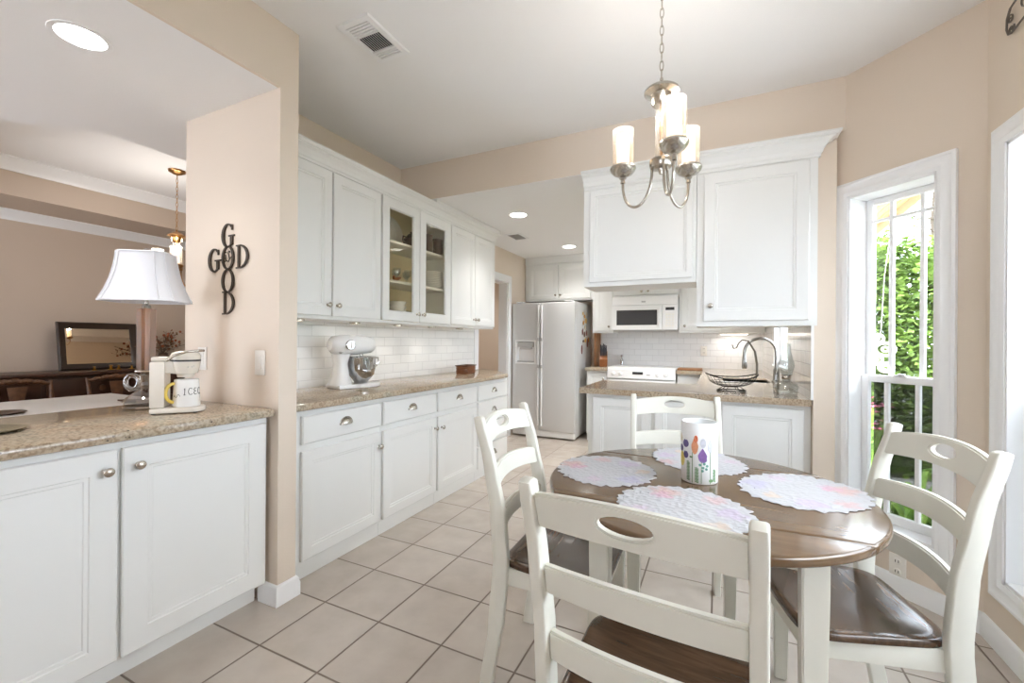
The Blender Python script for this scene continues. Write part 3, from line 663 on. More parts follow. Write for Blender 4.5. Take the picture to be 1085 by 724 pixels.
# ------------------------------------------------------------------ things in and on the left cabinets
def plate(name, lab, cat, c, r, upright=None, mat=PORC, group=None):
    m = MB(); m.lathe([(0, 0), (r * .6, 0), (r * .66, .006), (r, .016), (r, .019), (r * .64, .010), (r * .58, .004), (0, .004)], n=32)
    o = m.build(name, mat, loc=c)
    if upright is not None: o.rotation_euler = upright
    return tag(o, lab, cat, group)
XG = -2.30
def platez(y, z): return (XG, y, z)
plate('plate', 'white fluted plate standing on the top shelf behind glass', 'plate', (-2.395, 2.715, 1.9755 + .128), .128, (0, math.radians(80), 0))
TEA = plain('brown_teaware', (72, 52, 40), .35)
def pot(c, s, lab, n):
    r = thing('teapot', lab, 'teapot', c, n, 'brown teaware on the top shelf')
    MB().lathe([(0, 0), (.035 * s, 0), (.055 * s, .03 * s), (.055 * s, .06 * s), (.030 * s, .085 * s), (0, .088 * s)], n=20).build('body', TEA, r)
    MB().lathe([(0, .086 * s), (.03 * s, .088 * s), (.02 * s, .10 * s), (.006 * s, .104 * s), (.009 * s, .115 * s), (0, .118 * s)], n=14).build('lid', TEA, r)
    MB().tube([(.045 * s, 0, .03 * s), (.08 * s, 0, .05 * s), (.095 * s, 0, .085 * s)], [.012 * s, .009 * s, .006 * s], 8).build('spout', TEA, r)
    MB().tube([(-.05 * s, 0, .07 * s), (-.085 * s, 0, .07 * s), (-.09 * s, 0, .04 * s), (-.05 * s, 0, .025 * s)], .005 * s, 8).build('handle', TEA, r)
pot((-2.25, 2.795, 1.976), 1.15, 'brown teapot on the top shelf behind the left glass door', R90)
def pitcher(c, lab, h=.15):
    r = thing('pitcher', lab, 'pitcher', c, R90, 'brown teaware on the top shelf')
    MB().lathe([(0, 0), (.04, 0), (.045, .04), (.038, h * .75), (.045, h), (.041, h), (.034, h * .75), (.04, .04), (0, .01)], n=20).build('body', TEA, r)
    MB().tube([(-.04, 0, h * .85), (-.075, 0, h * .8), (-.075, 0, h * .35), (-.042, 0, h * .25)], .006, 8).build('handle', TEA, r)
pitcher((-2.225, 2.985, 1.976), 'brown pitcher on the top shelf, left in the right glass door'); pitcher((-2.225, 3.124, 1.976), 'brown pitcher on the top shelf, right in the right glass door', .14)
for i in range(4):
    m = MB(); m.lathe([(0, 0), (.022, 0), (.004, .004), (.004, .05), (.028, .075), (.03, .115), (.028, .115), (.026, .076), (0, .056)], n=16)
    tag(m.build('stem_glass', VASEGL, loc=(-2.28 - (i % 2) * .07, 2.66 + i * .066, 1.683)), 'clear stem glass in the row on the middle glass-cabinet shelf', 'glass', 'stem glasses on the middle shelf')
m = MB(); m.tube([(0, -.04, .012), (0, -.01, .014), (0, .02, .022), (0, .04, .03)], [.010, .014, .011, .006], 8); m.ball((0, -.035, .026), .012); tag(m.build('wooden_bird', KNIFEWOOD, loc=(-2.20, 2.57, 1.682)), 'small carved brown bird at the left of the middle shelf', 'figurine')
for i in range(10): plate('plate', 'white plate in the stack on the middle shelf of the right glass door', 'plate', (-2.26, 3.08, 1.6825 + i * .0138), .092, None, PORC, 'plates stacked on the middle shelf')
def bowl(c, r, lab, mat=PORC, g='white bowls on the bottom shelf'):
    m = MB(); m.lathe([(0, 0), (r * .5, 0), (r * .55, .008), (r * .9, r * .5), (r, r * .75), (r * .95, r * .75), (r * .84, r * .5), (0, .014)], n=24); return tag(m.build('bowl', mat, loc=c), lab, 'bowl', g)
for i, lab in enumerate(('lowest white bowl of the front stack on the cabinet bottom shelf', 'second white bowl from below in the front stack on the bottom shelf', 'third white bowl from below in the front stack on the bottom shelf', 'topmost white bowl of the front stack on the cabinet bottom shelf')): bowl((-2.25, 2.63, 1.3755 + i * .034), .072, lab)
for i, lab in enumerate(('lower tan bowl of the pair behind the left glass door', 'upper tan bowl of the pair behind the left glass door')): bowl((-2.27, 2.80, 1.3755 + i * .040), .070, lab, MATS.get('tan_stoneware') or plain('tan_stoneware', (186, 160, 122), .4), 'tan bowls on the bottom shelf')
bowl((-2.25, 2.98, 1.3755), .08, 'white bowl on the bottom shelf behind the right glass door')
# under-cabinet puck lights
for i, y in enumerate((1.80, 2.25, 2.70, 3.15, 3.60)):
    r = thing('puck_light', 'round under-cabinet puck light, number %s counted from the column' % ('one', 'two', 'three', 'four', 'five')[i], 'light', (-2.30, y, 1.357), 0, 'puck lights under the left cabinets')
    MB().lathe([(.028, -.012), (.036, -.010), (.036, 0), (0, 0), (0, -.004), (.028, -.004)], n=24).build('housing', NICKEL, r)
    MB().lathe([(0, -.010), (.027, -.010), (.027, -.006), (0, -.006)], n=24).build('lens', PUCK, r)
    L = bpy.data.lights.new('puck_lamp', 'SPOT'); L.energy = 1.3; L.spot_size = math.radians(130); L.spot_blend = .8; L.color = (1, .97, .93); L.shadow_soft_size = .02
    lo = bpy.data.objects.new('puck_lamp', L); COL.objects.link(lo); lo.parent = r; lo.location = (0, 0, -.016)
r = thing('cabinet_strip_light', 'small lit strip light under the back wall cabinets, right of the microwave', 'light', (.16, 5.70, 1.35))
MB().box(-.16, .16, -.03, .03, -.018, 0, .004).build('housing', PLATE, r)
MB().box(-.14, .14, -.022, .022, -.0215, -.017, .002).build('lens', PUCK, r)
L = bpy.data.lights.new('strip_lamp', 'AREA'); L.shape = 'RECTANGLE'; L.size = .28; L.size_y = .04; L.energy = .7; L.color = (1, .98, .95)
lo = bpy.data.objects.new('strip_lamp', L); COL.objects.link(lo); lo.parent = r; lo.location = (0, 0, -.025)
# stand mixer, head towards +Y
mx = thing('stand_mixer', 'white stand mixer with a steel bowl on the tan worktop', 'mixer', (-2.225, 2.135, .9145), math.radians(-14))
m = MB(); m.prism([(-.088, -.118), (.088, -.118)] + arc(0, .13, .088, 0, PI, 10), 0, .028, .008); m.build('base', APPL2, mx)
m = MB(); vs = []; fs = []
for z, hw, y0, y1 in ((.02, .075, -.125, -.005), (.08, .058, -.112, -.022), (.16, .05, -.105, -.03), (.225, .05, -.115, -.01)):
    vs += [(-hw, y0 + .02, z), (-hw + .02, y0, z), (hw - .02, y0, z), (hw, y0 + .02, z), (hw, y1 - .02, z), (hw - .02, y1, z), (-hw + .02, y1, z), (-hw, y1 - .02, z)]
for k in range(3):
    for i in range(8): fs.append((k * 8 + i, k * 8 + (i + 1) % 8, k * 8 + 8 + (i + 1) % 8, k * 8 + 8 + i))
fs += [tuple(range(8)), tuple(24 + i for i in range(8))]; m.add(vs, fs); m.build('column', APPL2, mx, sharp=60)
m = MB(); m.lathe([(0, -.145), (.035, -.142), (.058, -.12), (.066, -.07), (.068, 0), (.064, .09), (.056, .15), (.045, .168), (0, .172)], (0, 0, .285), 24, 'y'); hd = m.build('motor_head', APPL2, mx)
m = MB(); m.M = Matrix.Translation((.064, -.035, .285)) @ Matrix.Rotation(R90, 4, 'Y'); m.lathe([(0, 0), (.033, 0), (.033, .012), (.028, .016), (0, .016)], n=28); dl = m.build('speed_dial', STEEL, hd)
m = MB(); m.box(.075, .084, -.040, -.030, .262, .308, .002); m.build('dial_grip', APPL2, hd)
m = MB(); m.lathe([(0, .0), (.020, 0), (.020, .01), (0, .01)], (0, .17, .285), 16, 'y'); m.build('attachment_cap', STEEL, hd)
m = MB(); m.tube([(.05, -.10, .235), (.085, -.10, .235)], .006, 8); m.build('lock_lever', GREYP, mx)
m = MB(); m.lathe([(0, .030), (.045, .030), (.048, .04), (.085, .085), (.095, .13), (.096, .20), (.100, .203), (.098, .206), (.092, .202), (.091, .13), (.08, .088), (.044, .046), (0, .042)], (0, .085, 0), 36); bw = m.build('bowl', STEEL, mx)
m = MB(); m.tube([(.0, .18, .19), (.0, .215, .195), (0, .222, .16), (0, .18, .12)], .006, 8); m.build('bowl_handle', STEEL, bw)
m = MB(); m.lathe([(0, .20), (.012, .20), (.012, .235), (.03, .235), (.03, .25), (0, .25)], (0, .085, 0), 16)
for k in range(8):
    a = PI * k / 8; m.tube([(.0 + .05 * math.cos(a) * math.sin(PI * t / 12) * 1, .085 + .05 * math.sin(a) * math.sin(PI * t / 12), .07 + .065 * (1 + math.cos(PI * t / 12))) for t in range(13)], .0015, 5)
m.build('whisk', STEEL, mx)
# wicker box by the far end
wb = thing('woven_box', 'small brown woven box on the far end of the left worktop', 'basket', (-2.22, 3.60, .9145), math.radians(8))
m = MB(); m.box(-.055, .055, -.10, .10, 0, .008); 
for k in range(5):
    z = .006 + k * .015; e = .0015 * (k % 2)
    m.box(-.058 - e, -.050, -.104 - e, .104 + e, z, z + .013, .003); m.box(.050, .058 + e, -.104 - e, .104 + e, z, z + .013, .003); m.box(-.050, .050, -.104 - e, -.096, z, z + .013, .003); m.box(-.050, .050, .096, .104 + e, z, z + .013, .003)
m.build('basket', WICKER, wb)
m = MB(); m.box(-.066, .066, -.112, -.104, .076, .084, .003).box(-.066, .066, .104, .112, .076, .084, .003).box(-.066, -.058, -.112, .112, .076, .084, .003).box(.058, .066, -.112, .112, .076, .084, .003); m.build('rim', DARKWOOD, wb)

# ------------------------------------------------------------------ kitchen counter things
kb = thing('knife_block', 'wooden knife block full of dark-handled knives beside the range', 'knife block', (-1.35, 5.56, .9145), math.radians(15))
m = MB(); m.prism([(-.09, 0), (.07, 0), (.10, .10), (.0, .20), (-.03, .19)], -.05, .05, .006, 'x'); m.build('block', KNIFEWOOD, kb)
for i in range(5):
    for j in range(2):
        x = -.034 + i * .017; y0, z0 = .012 + j * .045, .185 - j * .045
        m = MB(); m.tube([(x, y0, z0), (x, y0 + .022, z0 + .03), (x, y0 + .05 + .01 * j, z0 + .085 + .012 * (i % 3))], [.007, .008, .0075], 8)
        o = m.build('knife', plain('knife_handle_grey', (58, 62, 70), .4) if not MATS.get('knife_handle_grey') else MATS['knife_handle_grey']); o.location = (-1.35, 5.56, .9145); o.rotation_euler = (0, 0, math.radians(15) + PI)
        tag(o, 'grey-handled knife standing in the wooden knife block', 'knife', 'knives in the knife block')
kb.rotation_euler = (0, 0, math.radians(15) + PI)
cb = MB().box(-.43, -.17, 5.30, 5.56, .9145, .934, .005).build('cutting_board', BOARDW); tag(cb, 'brown wooden cutting board on the counter right of the range', 'cutting board')
pm = MB().lathe([(0, 0), (.02, 0), (.02, .07), (.012, .08), (.008, .10), (.016, .105), (.016, .13), (0, .135)], n=14).build('pepper_mill', STEEL, loc=(-1.16, 5.80, .931)); tag(pm, 'small steel mill at the back left of the range', 'mill')
# faucet
fc = thing('kitchen_faucet', 'tall brushed steel gooseneck faucet by the sink', 'faucet', (.425, 4.12, .9145), math.radians(180))
NI = plain('brushed_steel_faucet', (150, 148, 144), .22, metal=1.0)
MB().lathe([(0, 0), (.032, 0), (.032, .008), (.024, .014), (.022, .10), (.018, .11), (0, .11)], n=20).build('base', NI, fc)
R = .115
MB().tube([(0, 0, .10), (0, 0, .24)] + [(R - R * math.cos(PI * t / 14), 0, .24 + R * math.sin(PI * t / 14)) for t in range(1, 15)] + [(2 * R, 0, .21)], .013, 14).build('spout', NI, fc)
MB().lathe([(0, .10), (.016, .10), (.021, .115), (.018, .17), (.014, .215), (0, .215)], (2 * R, 0, 0), 16).build('spray_head', NI, fc)
MB().tube([(0, .02, .07), (0, .05, .075), (0, .10, .11)], [.009, .008, .006], 10).build('lever', NI, fc)
# wire fruit basket with banana hook
fb = thing('wire_fruit_basket', 'black wire fruit basket with tall banana hook on the peninsula', 'basket', (.075, 3.17, .9145), math.radians(10))
fbl = BLACKM; m = MB(); RX, RY = .155, .12
def el(rx, ry, z, n=40): return [(rx * math.cos(2 * PI * i / n), ry * math.sin(2 * PI * i / n), z + .028 * (abs(math.cos(2 * PI * i / n)) ** 3) * (z > .07)) for i in range(n)]
m.tube(el(RX, RY, .088), .0040, 8, True)
for f, z in ((.85, .066), (.70, .050), (.5, .038), (.32, .032)): m.tube(el(RX * f, RY * f, z), .0016, 6, True)
for k in range(28):
    a = 2 * PI * k / 28; c, s = math.cos(a), math.sin(a)
    m.tube([(RX * f * c, RY * f * s, z + (.028 * abs(c) ** 3 if f == 1 else 0)) for f, z in ((1, .088), (.85, .066), (.70, .050), (.5, .038), (.32, .032))], .0013, 5)
m.build('bowl', fbl, fb)
m = MB(); m.tube([(.085 * math.cos(2 * PI * i / 30), .07 * math.sin(2 * PI * i / 30), .006) for i in range(30)], .004, 8, True)
m.tube([(.05 * math.cos(2 * PI * i / 30), .04 * math.sin(2 * PI * i / 30), .032) for i in range(30)], .003, 8, True)
for k in range(6):
    a = 2 * PI * k / 6; m.tube([(.085 * math.cos(a), .07 * math.sin(a), .006), (.07 * math.cos(a), .055 * math.sin(a), .016), (.05 * math.cos(a), .04 * math.sin(a), .032)], .0028, 6)
m.build('stand', fbl, fb)
m = MB(); m.tube([(.150, -.012, .100), (.150, -.012, .18), (.138, -.01, .26), (.10, -.004, .33), (.062, 0, .335), (.040, 0, .312), (.030, 0, .285), (.012, 0, .280), (.004, 0, .305)], .0042, 8); m.tube([(.150, .014, .100), (.150, .014, .18), (.136, .012, .265), (.098, .006, .328)], .0036, 8); m.build('banana_hook', NI, fb)
# oil lamp
ol = thing('oil_lamp', 'clear glass oil lamp with tall chimney at the peninsula end', 'oil lamp', (.385, 3.20, .9145), 0)
MB().lathe([(0, 0), (.055, 0), (.062, .012), (.070, .04), (.060, .062), (.025, .080), (.022, .09), (.019, .09), (.022, .078), (.055, .058), (.064, .04), (.055, .012), (0, .006)], n=28).build('font', VASEGL, ol)
m = MB(); m.tube([(-.065, 0, .03), (-.095, 0, .05), (-.088, 0, .075), (-.055, 0, .065)], .006, 8); m.build('finger_handle', VASEGL, ol)
MB().lathe([(0, .09), (.024, .09), (.028, .098), (.026, .112), (.034, .118), (0, .118)], n=24).build('burner', NICKEL, ol)
MB().lathe([(.030, .118), (.040, .15), (.046, .175), (.036, .22), (.024, .27), (.022, .31), (.028, .318), (.026, .318), (.020, .31), (.022, .27), (.034, .22), (.044, .175), (.038, .15), (.028, .118)], n=28).build('chimney', VASEGL, ol)
# outlets and switches
def plate_sw(name, lab, cat, loc, rz, rocker=True, w=.072, h=.118):
    r = thing(name, lab, cat, loc, rz); MB().box(-w / 2, w / 2, -.006, 0, -h / 2, h / 2, .003).build('cover_plate', PLATE, r)
    if rocker: MB().box(-.016, .016, -.010, -.004, -.032, .032, .002).build('rocker', PLATE, r)
    else:
        for z in (-.025, .025):
            s = MB().prism(circ(.0165, 16, 0, z), -.009, -.004, .001, 'y').build('socket', PLATE, r)
            m = MB(); m.box(-.008, -.005, -.0096, -.0085, z - .004, z + .008); m.box(.005, .008, -.0096, -.0085, z - .004, z + .008); m.build('slots', DARKP, s)
    return r
plate_sw('light_switch', 'white light switch on the beige column beside the coffee maker', 'switch', (-2.427, 1.335, 1.130), 0)
plate_sw('light_switch', 'white light switch near the front edge of the beige column', 'switch', (-1.964, 1.335, 1.121), 0)
plate_sw('wall_outlet', 'grey-white outlet on the kitchen back tiles', 'outlet', (-.168, 5.863, 1.13), 0, False)
plate_sw('wall_outlet', 'white outlet low on the wall under the narrow window', 'outlet', (.62 + .258 * .7071, 2.925 - .258 * .7071, .135), -PI / 4, False)
# ------------------------------------------------------------------ ceiling lights and vents
def downlight(lab, x, y, z, r=.075, w=None):
    t = thing('recessed_light', lab, 'ceiling light', (x, y, z))
    MB().lathe([(r, -.002), (r + .018, -.003), (r + .020, 0), (r, 0)], n=32, close=True).build('trim_ring', TRIM, t)
    MB().lathe([(0, -.0015), (r, -.0015), (r, 0), (0, 0)], n=32).build('diffuser', LED, t)
    L = bpy.data.lights.new('downlight_lamp', 'SPOT'); L.energy = w or DOWNLIGHT_W; L.spot_size = math.radians(120); L.spot_blend = 1.0; L.color = (1, .985, .97); L.shadow_soft_size = .06
    lo = bpy.data.objects.new('downlight_lamp', L); COL.objects.link(lo); lo.parent = t; lo.location = (0, 0, -.01)
downlight('recessed ceiling light over the pass-through counter, at upper left', -2.24, .785, 2.40, w=22)
downlight('recessed kitchen ceiling light nearer the beige header', -1.68, 3.62, 2.40, w=38)
downlight('recessed kitchen ceiling light near the fridge cabinets', -1.665, 5.08, 2.40, w=40)
downlight('added unseen fill light in the kitchen ceiling behind the hanging cabinets', -.55, 4.35, 2.40, w=90)  # extra downlight out of view, added to brighten the kitchen
downlight('added unseen fill light in the hallway ceiling beyond the kitchen doorway', -3.1, 5.3, 2.45, w=40)  # unseen lamp added so the hall behind the doorway is less dark
vt = thing('ceiling_vent', 'white air vent grille on the breakfast nook ceiling', 'vent', (-1.525, 1.605, 2.70))
m = MB(); frame_loops(m, -.098, .098, -.147, .147, [(0, 0), (.004, .010), (.030, .012), (.034, .004)], fill=False)
m2 = MB(); m2.M = Matrix(((1, 0, 0, 0), (0, 0, 1, 0), (0, -1, 0, 0), (0, 0, 0, 1)))
frame_loops(m2, -.098, .098, -.147, .147, [(0, 0), (.004, .010), (.028, .012), (.032, .002)], fill=False); m2.build('frame', TRIM, vt)
MB().box(-.07, .07, -.12, .12, -.003, -.001).build('dark_duct', DARKP, vt, label='dark duct opening')
m = MB()
for k in range(11): x = -.062 + k * .0124; m.add([(x - .0035, -.045, -.002), (x + .0035, -.045, -.011), (x + .0035, .065, -.011), (x - .0035, .065, -.002), (x - .002, -.045, -.002), (x + .005, -.045, -.011), (x + .005, .065, -.011), (x - .002, .065, -.002)], [(0, 1, 2, 3), (7, 6, 5, 4), (0, 4, 5, 1), (1, 5, 6, 2), (2, 6, 7, 3), (3, 7, 4, 0)])
m.build('long_louvers', TRIM, vt)
m = MB()
for y0, n, e in ((-.112, 4, (-.050, -.043)), (.082, 3, (.064, .076))):
    m = MB()
    for k in range(n): y = y0 + k * .016; m.box(-.066, .066, y, y + .010, -.010, -.004)
    m.box(-.07, .07, e[0], e[1], -.012, -.002); m.box(-.0700, -.064, min(y0, e[0]), max(y0 + .058, e[1]), -.0115, -.002); m.build('cross_louvers', TRIM, vt)
vt2 = thing('ceiling_vent', 'small air vent on the kitchen ceiling between two recessed lights', 'vent', (-2.03, 4.35, 2.40))
m2 = MB(); m2.M = Matrix(((1, 0, 0, 0), (0, 0, 1, 0), (0, -1, 0, 0), (0, 0, 0, 1))); frame_loops(m2, -.09, .09, -.14, .14, [(0, 0), (.004, .008), (.022, .010), (.026, .002)], fill=False); m2.build('frame', TRIM, vt2)
MB().box(-.066, .066, -.116, .116, -.003, -.001).build('dark_duct', DARKP, vt2)
m = MB()
for k in range(12): y = -.108 + k * .019; m.box(-.066, .066, y, y + .006, -.009, -.003)
m.build('louvers', GREYP, vt2)

# ------------------------------------------------------------------ chandelier over the table
def chain(m, z0, z1, n, w=.011, r=.0022):
    L = (z1 - z0) / n
    for i in range(n):
        zc = z0 + (i + .5) * L; pts = []
        for k in range(16):
            a = 2 * PI * k / 16; x = w * math.cos(a) * .62; z = (L * .5 + r) * math.sin(a) * 1.04
            pts.append((x, 0, zc + z) if i % 2 else (0, x, zc + z))
        m.tube(pts, r, 6, True)
def shade_set(parent, x, y, z, R=.043, h=.160, metal=None):
    m = MB(); m.lathe([(0, -.062), (.010, -.060), (.008, -.046), (.015, -.040), (.010, -.034), (.022, -.031), (.039, -.022), (.049, -.010), (.053, 0), (.050, .008), (.042, .012), (0, .012)], (x, y, z), 28)
    cup = m.build('cup', metal or NICKEL, parent)
    MB().lathe([(R, .008), (R, h), (R - .0022, h), (R - .0022, .008)], (x, y, z), 32, close=True).build('glass_shade', SHADEGL, cup)
    MB().lathe([(0, .010), (.026, .010), (.026, h - .022), (.0, h - .020)], (x, y, z), 24).build('frosted_tube', BULB, cup)
    return cup
def chandelier(label, loc, top, degs, metal, watts, nlinks):
    ch = thing('chandelier', label, 'chandelier', loc, 0)
    m = MB(); m.lathe([(0, top), (.066, top - .001), (.062, top - .014), (.034, top - .030), (.012, top - .038), (0, top - .040)], n=28); m.build('ceiling_canopy', metal, ch)
    m = MB(); chain(m, .335, top - .038, nlinks); m.build('chain', metal, ch)
    m = MB(); m.lathe([(0, .34), (.006, .338), (.008, .325), (.020, .318), (.050, .300), (.066, .288), (.066, .280), (.040, .270), (.036, .235), (.030, .228), (0, .228)], n=32); m.build('top_cap', metal, ch)
    m = MB(); m.lathe([(.0, .0), (.006, 0), (.006, .235), (0, .235)], n=12); m.build('stem', BRONZE, ch)
    for k in range(3):
        a = 2 * PI * k / 3 + .4; MB().tube([(.022 * math.cos(a), .022 * math.sin(a), .012), (.022 * math.cos(a), .022 * math.sin(a), .23)], .006, 12).build('glass_rod', SHADEGL, ch)
    m = MB(); m.lathe([(0, -.045), (.006, -.043), (.009, -.034), (.012, -.022), (.040, -.018), (.044, -.010), (.044, .012), (.040, .016), (0, .016)], n=32); m.build('hub', metal, ch)
    RR = .153
    for deg in degs:
        a = math.radians(deg); c, s = math.cos(a), math.sin(a); pts = []
        for t in range(17):
            u = t / 16; ang = PI * u; x = .034 + (RR - .034) * (1 - math.cos(ang)) / 2; z = -.010 - .125 * math.sin(ang) ** .9 + (-.045) * u
            pts.append((x * c, x * s, z))
        MB().tube(pts, .0055, 10).build('arm', metal, ch)
        shade_set(ch, RR * c, RR * s, .008, metal=metal)
        L = bpy.data.lights.new('chandelier_lamp', 'POINT'); L.energy = watts; L.color = (1, .94, .87); L.shadow_soft_size = .03
        lo = bpy.data.objects.new('chandelier_lamp', L); COL.objects.link(lo); lo.parent = ch; lo.location = (RR * c, RR * s, .24)
    return ch
chandelier('brushed nickel three-light chandelier over the dining table', (-.212, 1.80, 1.942), .757, (174, -66.5, 52), NICKEL, 1.5, 11)

# ------------------------------------------------------------------ dining set
def make_chair(label):
    r = thing('dining_chair', label, 'chair', (0, 0, 0), 0, 'dining chairs around the round table')
    def yb(z):   # centre line of the rear post: splayed foot, leaning back
        P = [(0, -.245), (.25, -.205), (.46, -.188), (.62, -.200), (.80, -.235), (.955, -.280)]
        for (z0, y0), (z1, y1) in zip(P, P[1:]):
            if z <= z1:
                t = (z - z0) / (z1 - z0); return y0 + (y1 - y0) * (t * .6 + .4 * (3 * t * t - 2 * t ** 3))
        return P[-1][1]
    W = .213; T = .028
    for sx in (-1, 1):
        zs = [i / 24 * .955 for i in range(25)]; dep = lambda z: .048 if z < .2 else (.056 if z < .6 else .056 - .020 * (z - .6) / .355)
        fr = [(yb(z) + dep(z) / 2, z) for z in zs]; bk = [(yb(z) - dep(z) / 2, z) for z in zs]
        top = [(yb(.955) + dep(.955) * .2, .9615), (yb(.955) - dep(.955) * .2, .9605)]
        m = MB(); x0 = sx * W - (T if sx > 0 else 0); m.prism(fr + top + bk[::-1], x0, x0 + T, .005, 'x'); m.build('rear_post', CREAM, r, sharp=50)
        m = MB(); vs = []
        for z, h in ((0, .017), (.40, .0235)): vs += [(sx * .185 - h, .145 - h, z), (sx * .185 + h, .145 - h, z), (sx * .185 + h, .145 + h, z), (sx * .185 - h, .145 + h, z)]
        bm = bmesh.new(); bv = [bm.verts.new(v) for v in vs]
        for f in ((3, 2, 1, 0), (4, 5, 6, 7), (0, 1, 5, 4), (1, 2, 6, 5), (2, 3, 7, 6), (3, 0, 4, 7)): bm.faces.new([bv[i] for i in f])
        bmesh.ops.bevel(bm, geom=list(bm.edges), offset=.003, segments=2, affect='EDGES'); m.bm(bm); m.build('front_leg', CREAM, r)
    def rail(name, zb, zt, arch, hole=None):
        hw = W - T + .003; th = .021; con = .030; a = hole[0] if hole else 0
        xs = sorted(set([round(-hw + 2 * hw * i / 28, 5) for i in range(29)] + ([round(a * math.sin(PI / 2 * (i / 10 * 2 - 1)), 5) for i in range(11)] if hole else [])))
        vs = []; fs = []; K = 4
        def yy(x, z): return yb(z) + .004 - con * (1 - (x / hw) ** 2)
        for side in (0, 1):
            for x in xs:
                q = 1 - (x / hw) ** 2; b = zb + arch[0] * q; t = zt + arch[1] * q
                if hole:
                    e = math.sqrt(max(0, 1 - (x / a) ** 2)) if abs(x) < a else 0; zc = hole[2]; h0, h1 = zc - hole[1] * e * .85, zc + hole[1] * e
                else: h0 = h1 = (b + t) / 2
                for z in (b, h0, h1, t): vs.append((x, yy(x, z) + (th / 2 if side else -th / 2), z))
        n = len(xs); o = n * K
        for i in range(n - 1):
            p, q = i * K, (i + 1) * K; inh = hole and abs(xs[i] + xs[i + 1]) / 2 < a
            for s, off in ((0, 0), (1, o)):
                fs += [(off + p, off + q, off + q + 1, off + p + 1), (off + p + 2, off + q + 2, off + q + 3, off + p + 3)]
                if not hole: fs.append((off + p + 1, off + q + 1, off + q + 2, off + p + 2))
            fs += [(p, q, o + q, o + p), (p + 3, q + 3, o + q + 3, o + p + 3)]
            if inh: fs += [(p + 1, q + 1, o + q + 1, o + p + 1), (p + 2, q + 2, o + q + 2, o + p + 2)]
        for p in (0, (n - 1) * K): fs += [(p, p + 1, o + p + 1, o + p), (p + 2, p + 3, o + p + 3, o + p + 2)]
        bm = bmesh.new(); bv = [bm.verts.new(v) for v in vs]
        for f in fs:
            try: bm.faces.new([bv[i] for i in f])
            except ValueError: pass
        bmesh.ops.remove_doubles(bm, verts=list(bm.verts), dist=1e-5); bmesh.ops.recalc_face_normals(bm, faces=list(bm.faces))
        es = [e for e in bm.edges if len(e.link_faces) == 2 and e.calc_face_angle(0) > math.radians(50)]
        bmesh.ops.bevel(bm, geom=es, offset=.0045, segments=2, affect='EDGES', clamp_overlap=True)
        MB().bm(bm).build(name, CREAM, r, sharp=50)
    rail('crest_rail', .858, .932, (.012, .020), (.049, .021, .912))
    rail('back_slat', .708, .772, (.012, .014)); rail('back_slat', .556, .620, (.010, .012))
    # seat: rounded trapezoid with a scooped top
    bm = bmesh.new(); out = []
    def so(a):
        c, s = math.cos(a), math.sin(a); e = .32
        x = math.copysign(abs(c) ** e, c); y = math.copysign(abs(s) ** e, s)
        return x * (.205 + .018 * y) , -.012 + y * .188
    n = 56; rings = [(1.0, .438), (1.008, .447), (1.0, .456), (.97, .4585), (.85, .456), (.6, .450), (.3, .448)]
    vr = [[bm.verts.new((so(2 * PI * i / n)[0] * k, -.012 + (so(2 * PI * i / n)[1] + .012) * k, z)) for i in range(n)] for k, z in rings]
    for A, B in zip(vr, vr[1:]):
        for i in range(n): bm.faces.new((A[i], A[(i + 1) % n], B[(i + 1) % n], B[i]))
    bm.faces.new(vr[-1]); bm.faces.new(vr[0][::-1])
    MB().bm(bm).build('seat', SEATW, r, sharp=60)
    for a in ((-.18, .18, .140, .158, 'front_apron'), (-.175, .175, -.185, -.167, 'rear_apron')): MB().box(*a[:4], .378, .438, .003).build(a[4], CREAM, r)
    for sx in (-1, 1): MB().box(sx * .185 - .009, sx * .185 + .009, -.17, .135, .378, .438, .003).build('side_apron', CREAM, r)
    return r
c0 = make_chair('cream dining chair nearest the camera, its back towards us')
def put(o, x, y, deg): o.location = (x, y, 0); o.rotation_euler = (0, 0, math.radians(deg))
put(c0, -.112, 1.043, -6)
dup(c0, (-.497, 1.552, 0), math.radians(-90 + 1), 'cream dining chair at the left side of the table, seen from its side')
dup(c0, (.325, 1.640, 0), math.radians(90 + 14.5), 'cream dining chair at the right side of the table, before the narrow window')
dup(c0, (-.160, 2.07, 0), math.radians(180 + 9), 'cream dining chair at the far side of the table, against the peninsula')
# table: round top with two leaf seams
TX, TY, TR, TZ = -.062, 1.560, .488, .76
tb = thing('dining_table', 'round walnut drop-leaf table with cream legs', 'table', (TX, TY, 0))
def slab(name, y0, y1):
    poly = []; N = 96
    full = [(TR * math.cos(2 * PI * i / N), TR * math.sin(2 * PI * i / N)) for i in range(N)]
    a0 = math.asin(max(-1, min(1, y0 / TR))); a1 = math.asin(max(-1, min(1, y1 / TR))); K = 28
    for i in range(K + 1): a = a0 + (a1 - a0) * i / K; poly.append((TR * math.cos(a), TR * math.sin(a)))
    for i in range(K + 1): a = PI - a1 + (a1 - a0) * i / K; poly.append((TR * math.cos(a), TR * math.sin(a)))
    P2 = []
    for p in poly:
        if not P2 or (Vector(p) - Vector(P2[-1])).length > 1e-4: P2.append(p)
    if (Vector(P2[0]) - Vector(P2[-1])).length < 1e-4: P2.pop()
    MB().prism(P2, TZ - .026, TZ, .0085, seg=4).build(name, TABLEW, tb, sharp=60)
slab('tabletop', -.285, .285)
slab('drop_leaf', -TR, -.286); slab('drop_leaf', .286, TR)
MB().box(-.232, .255, -.262, .262, TZ - .105, TZ - .027, .003).build('apron', CREAM, tb)
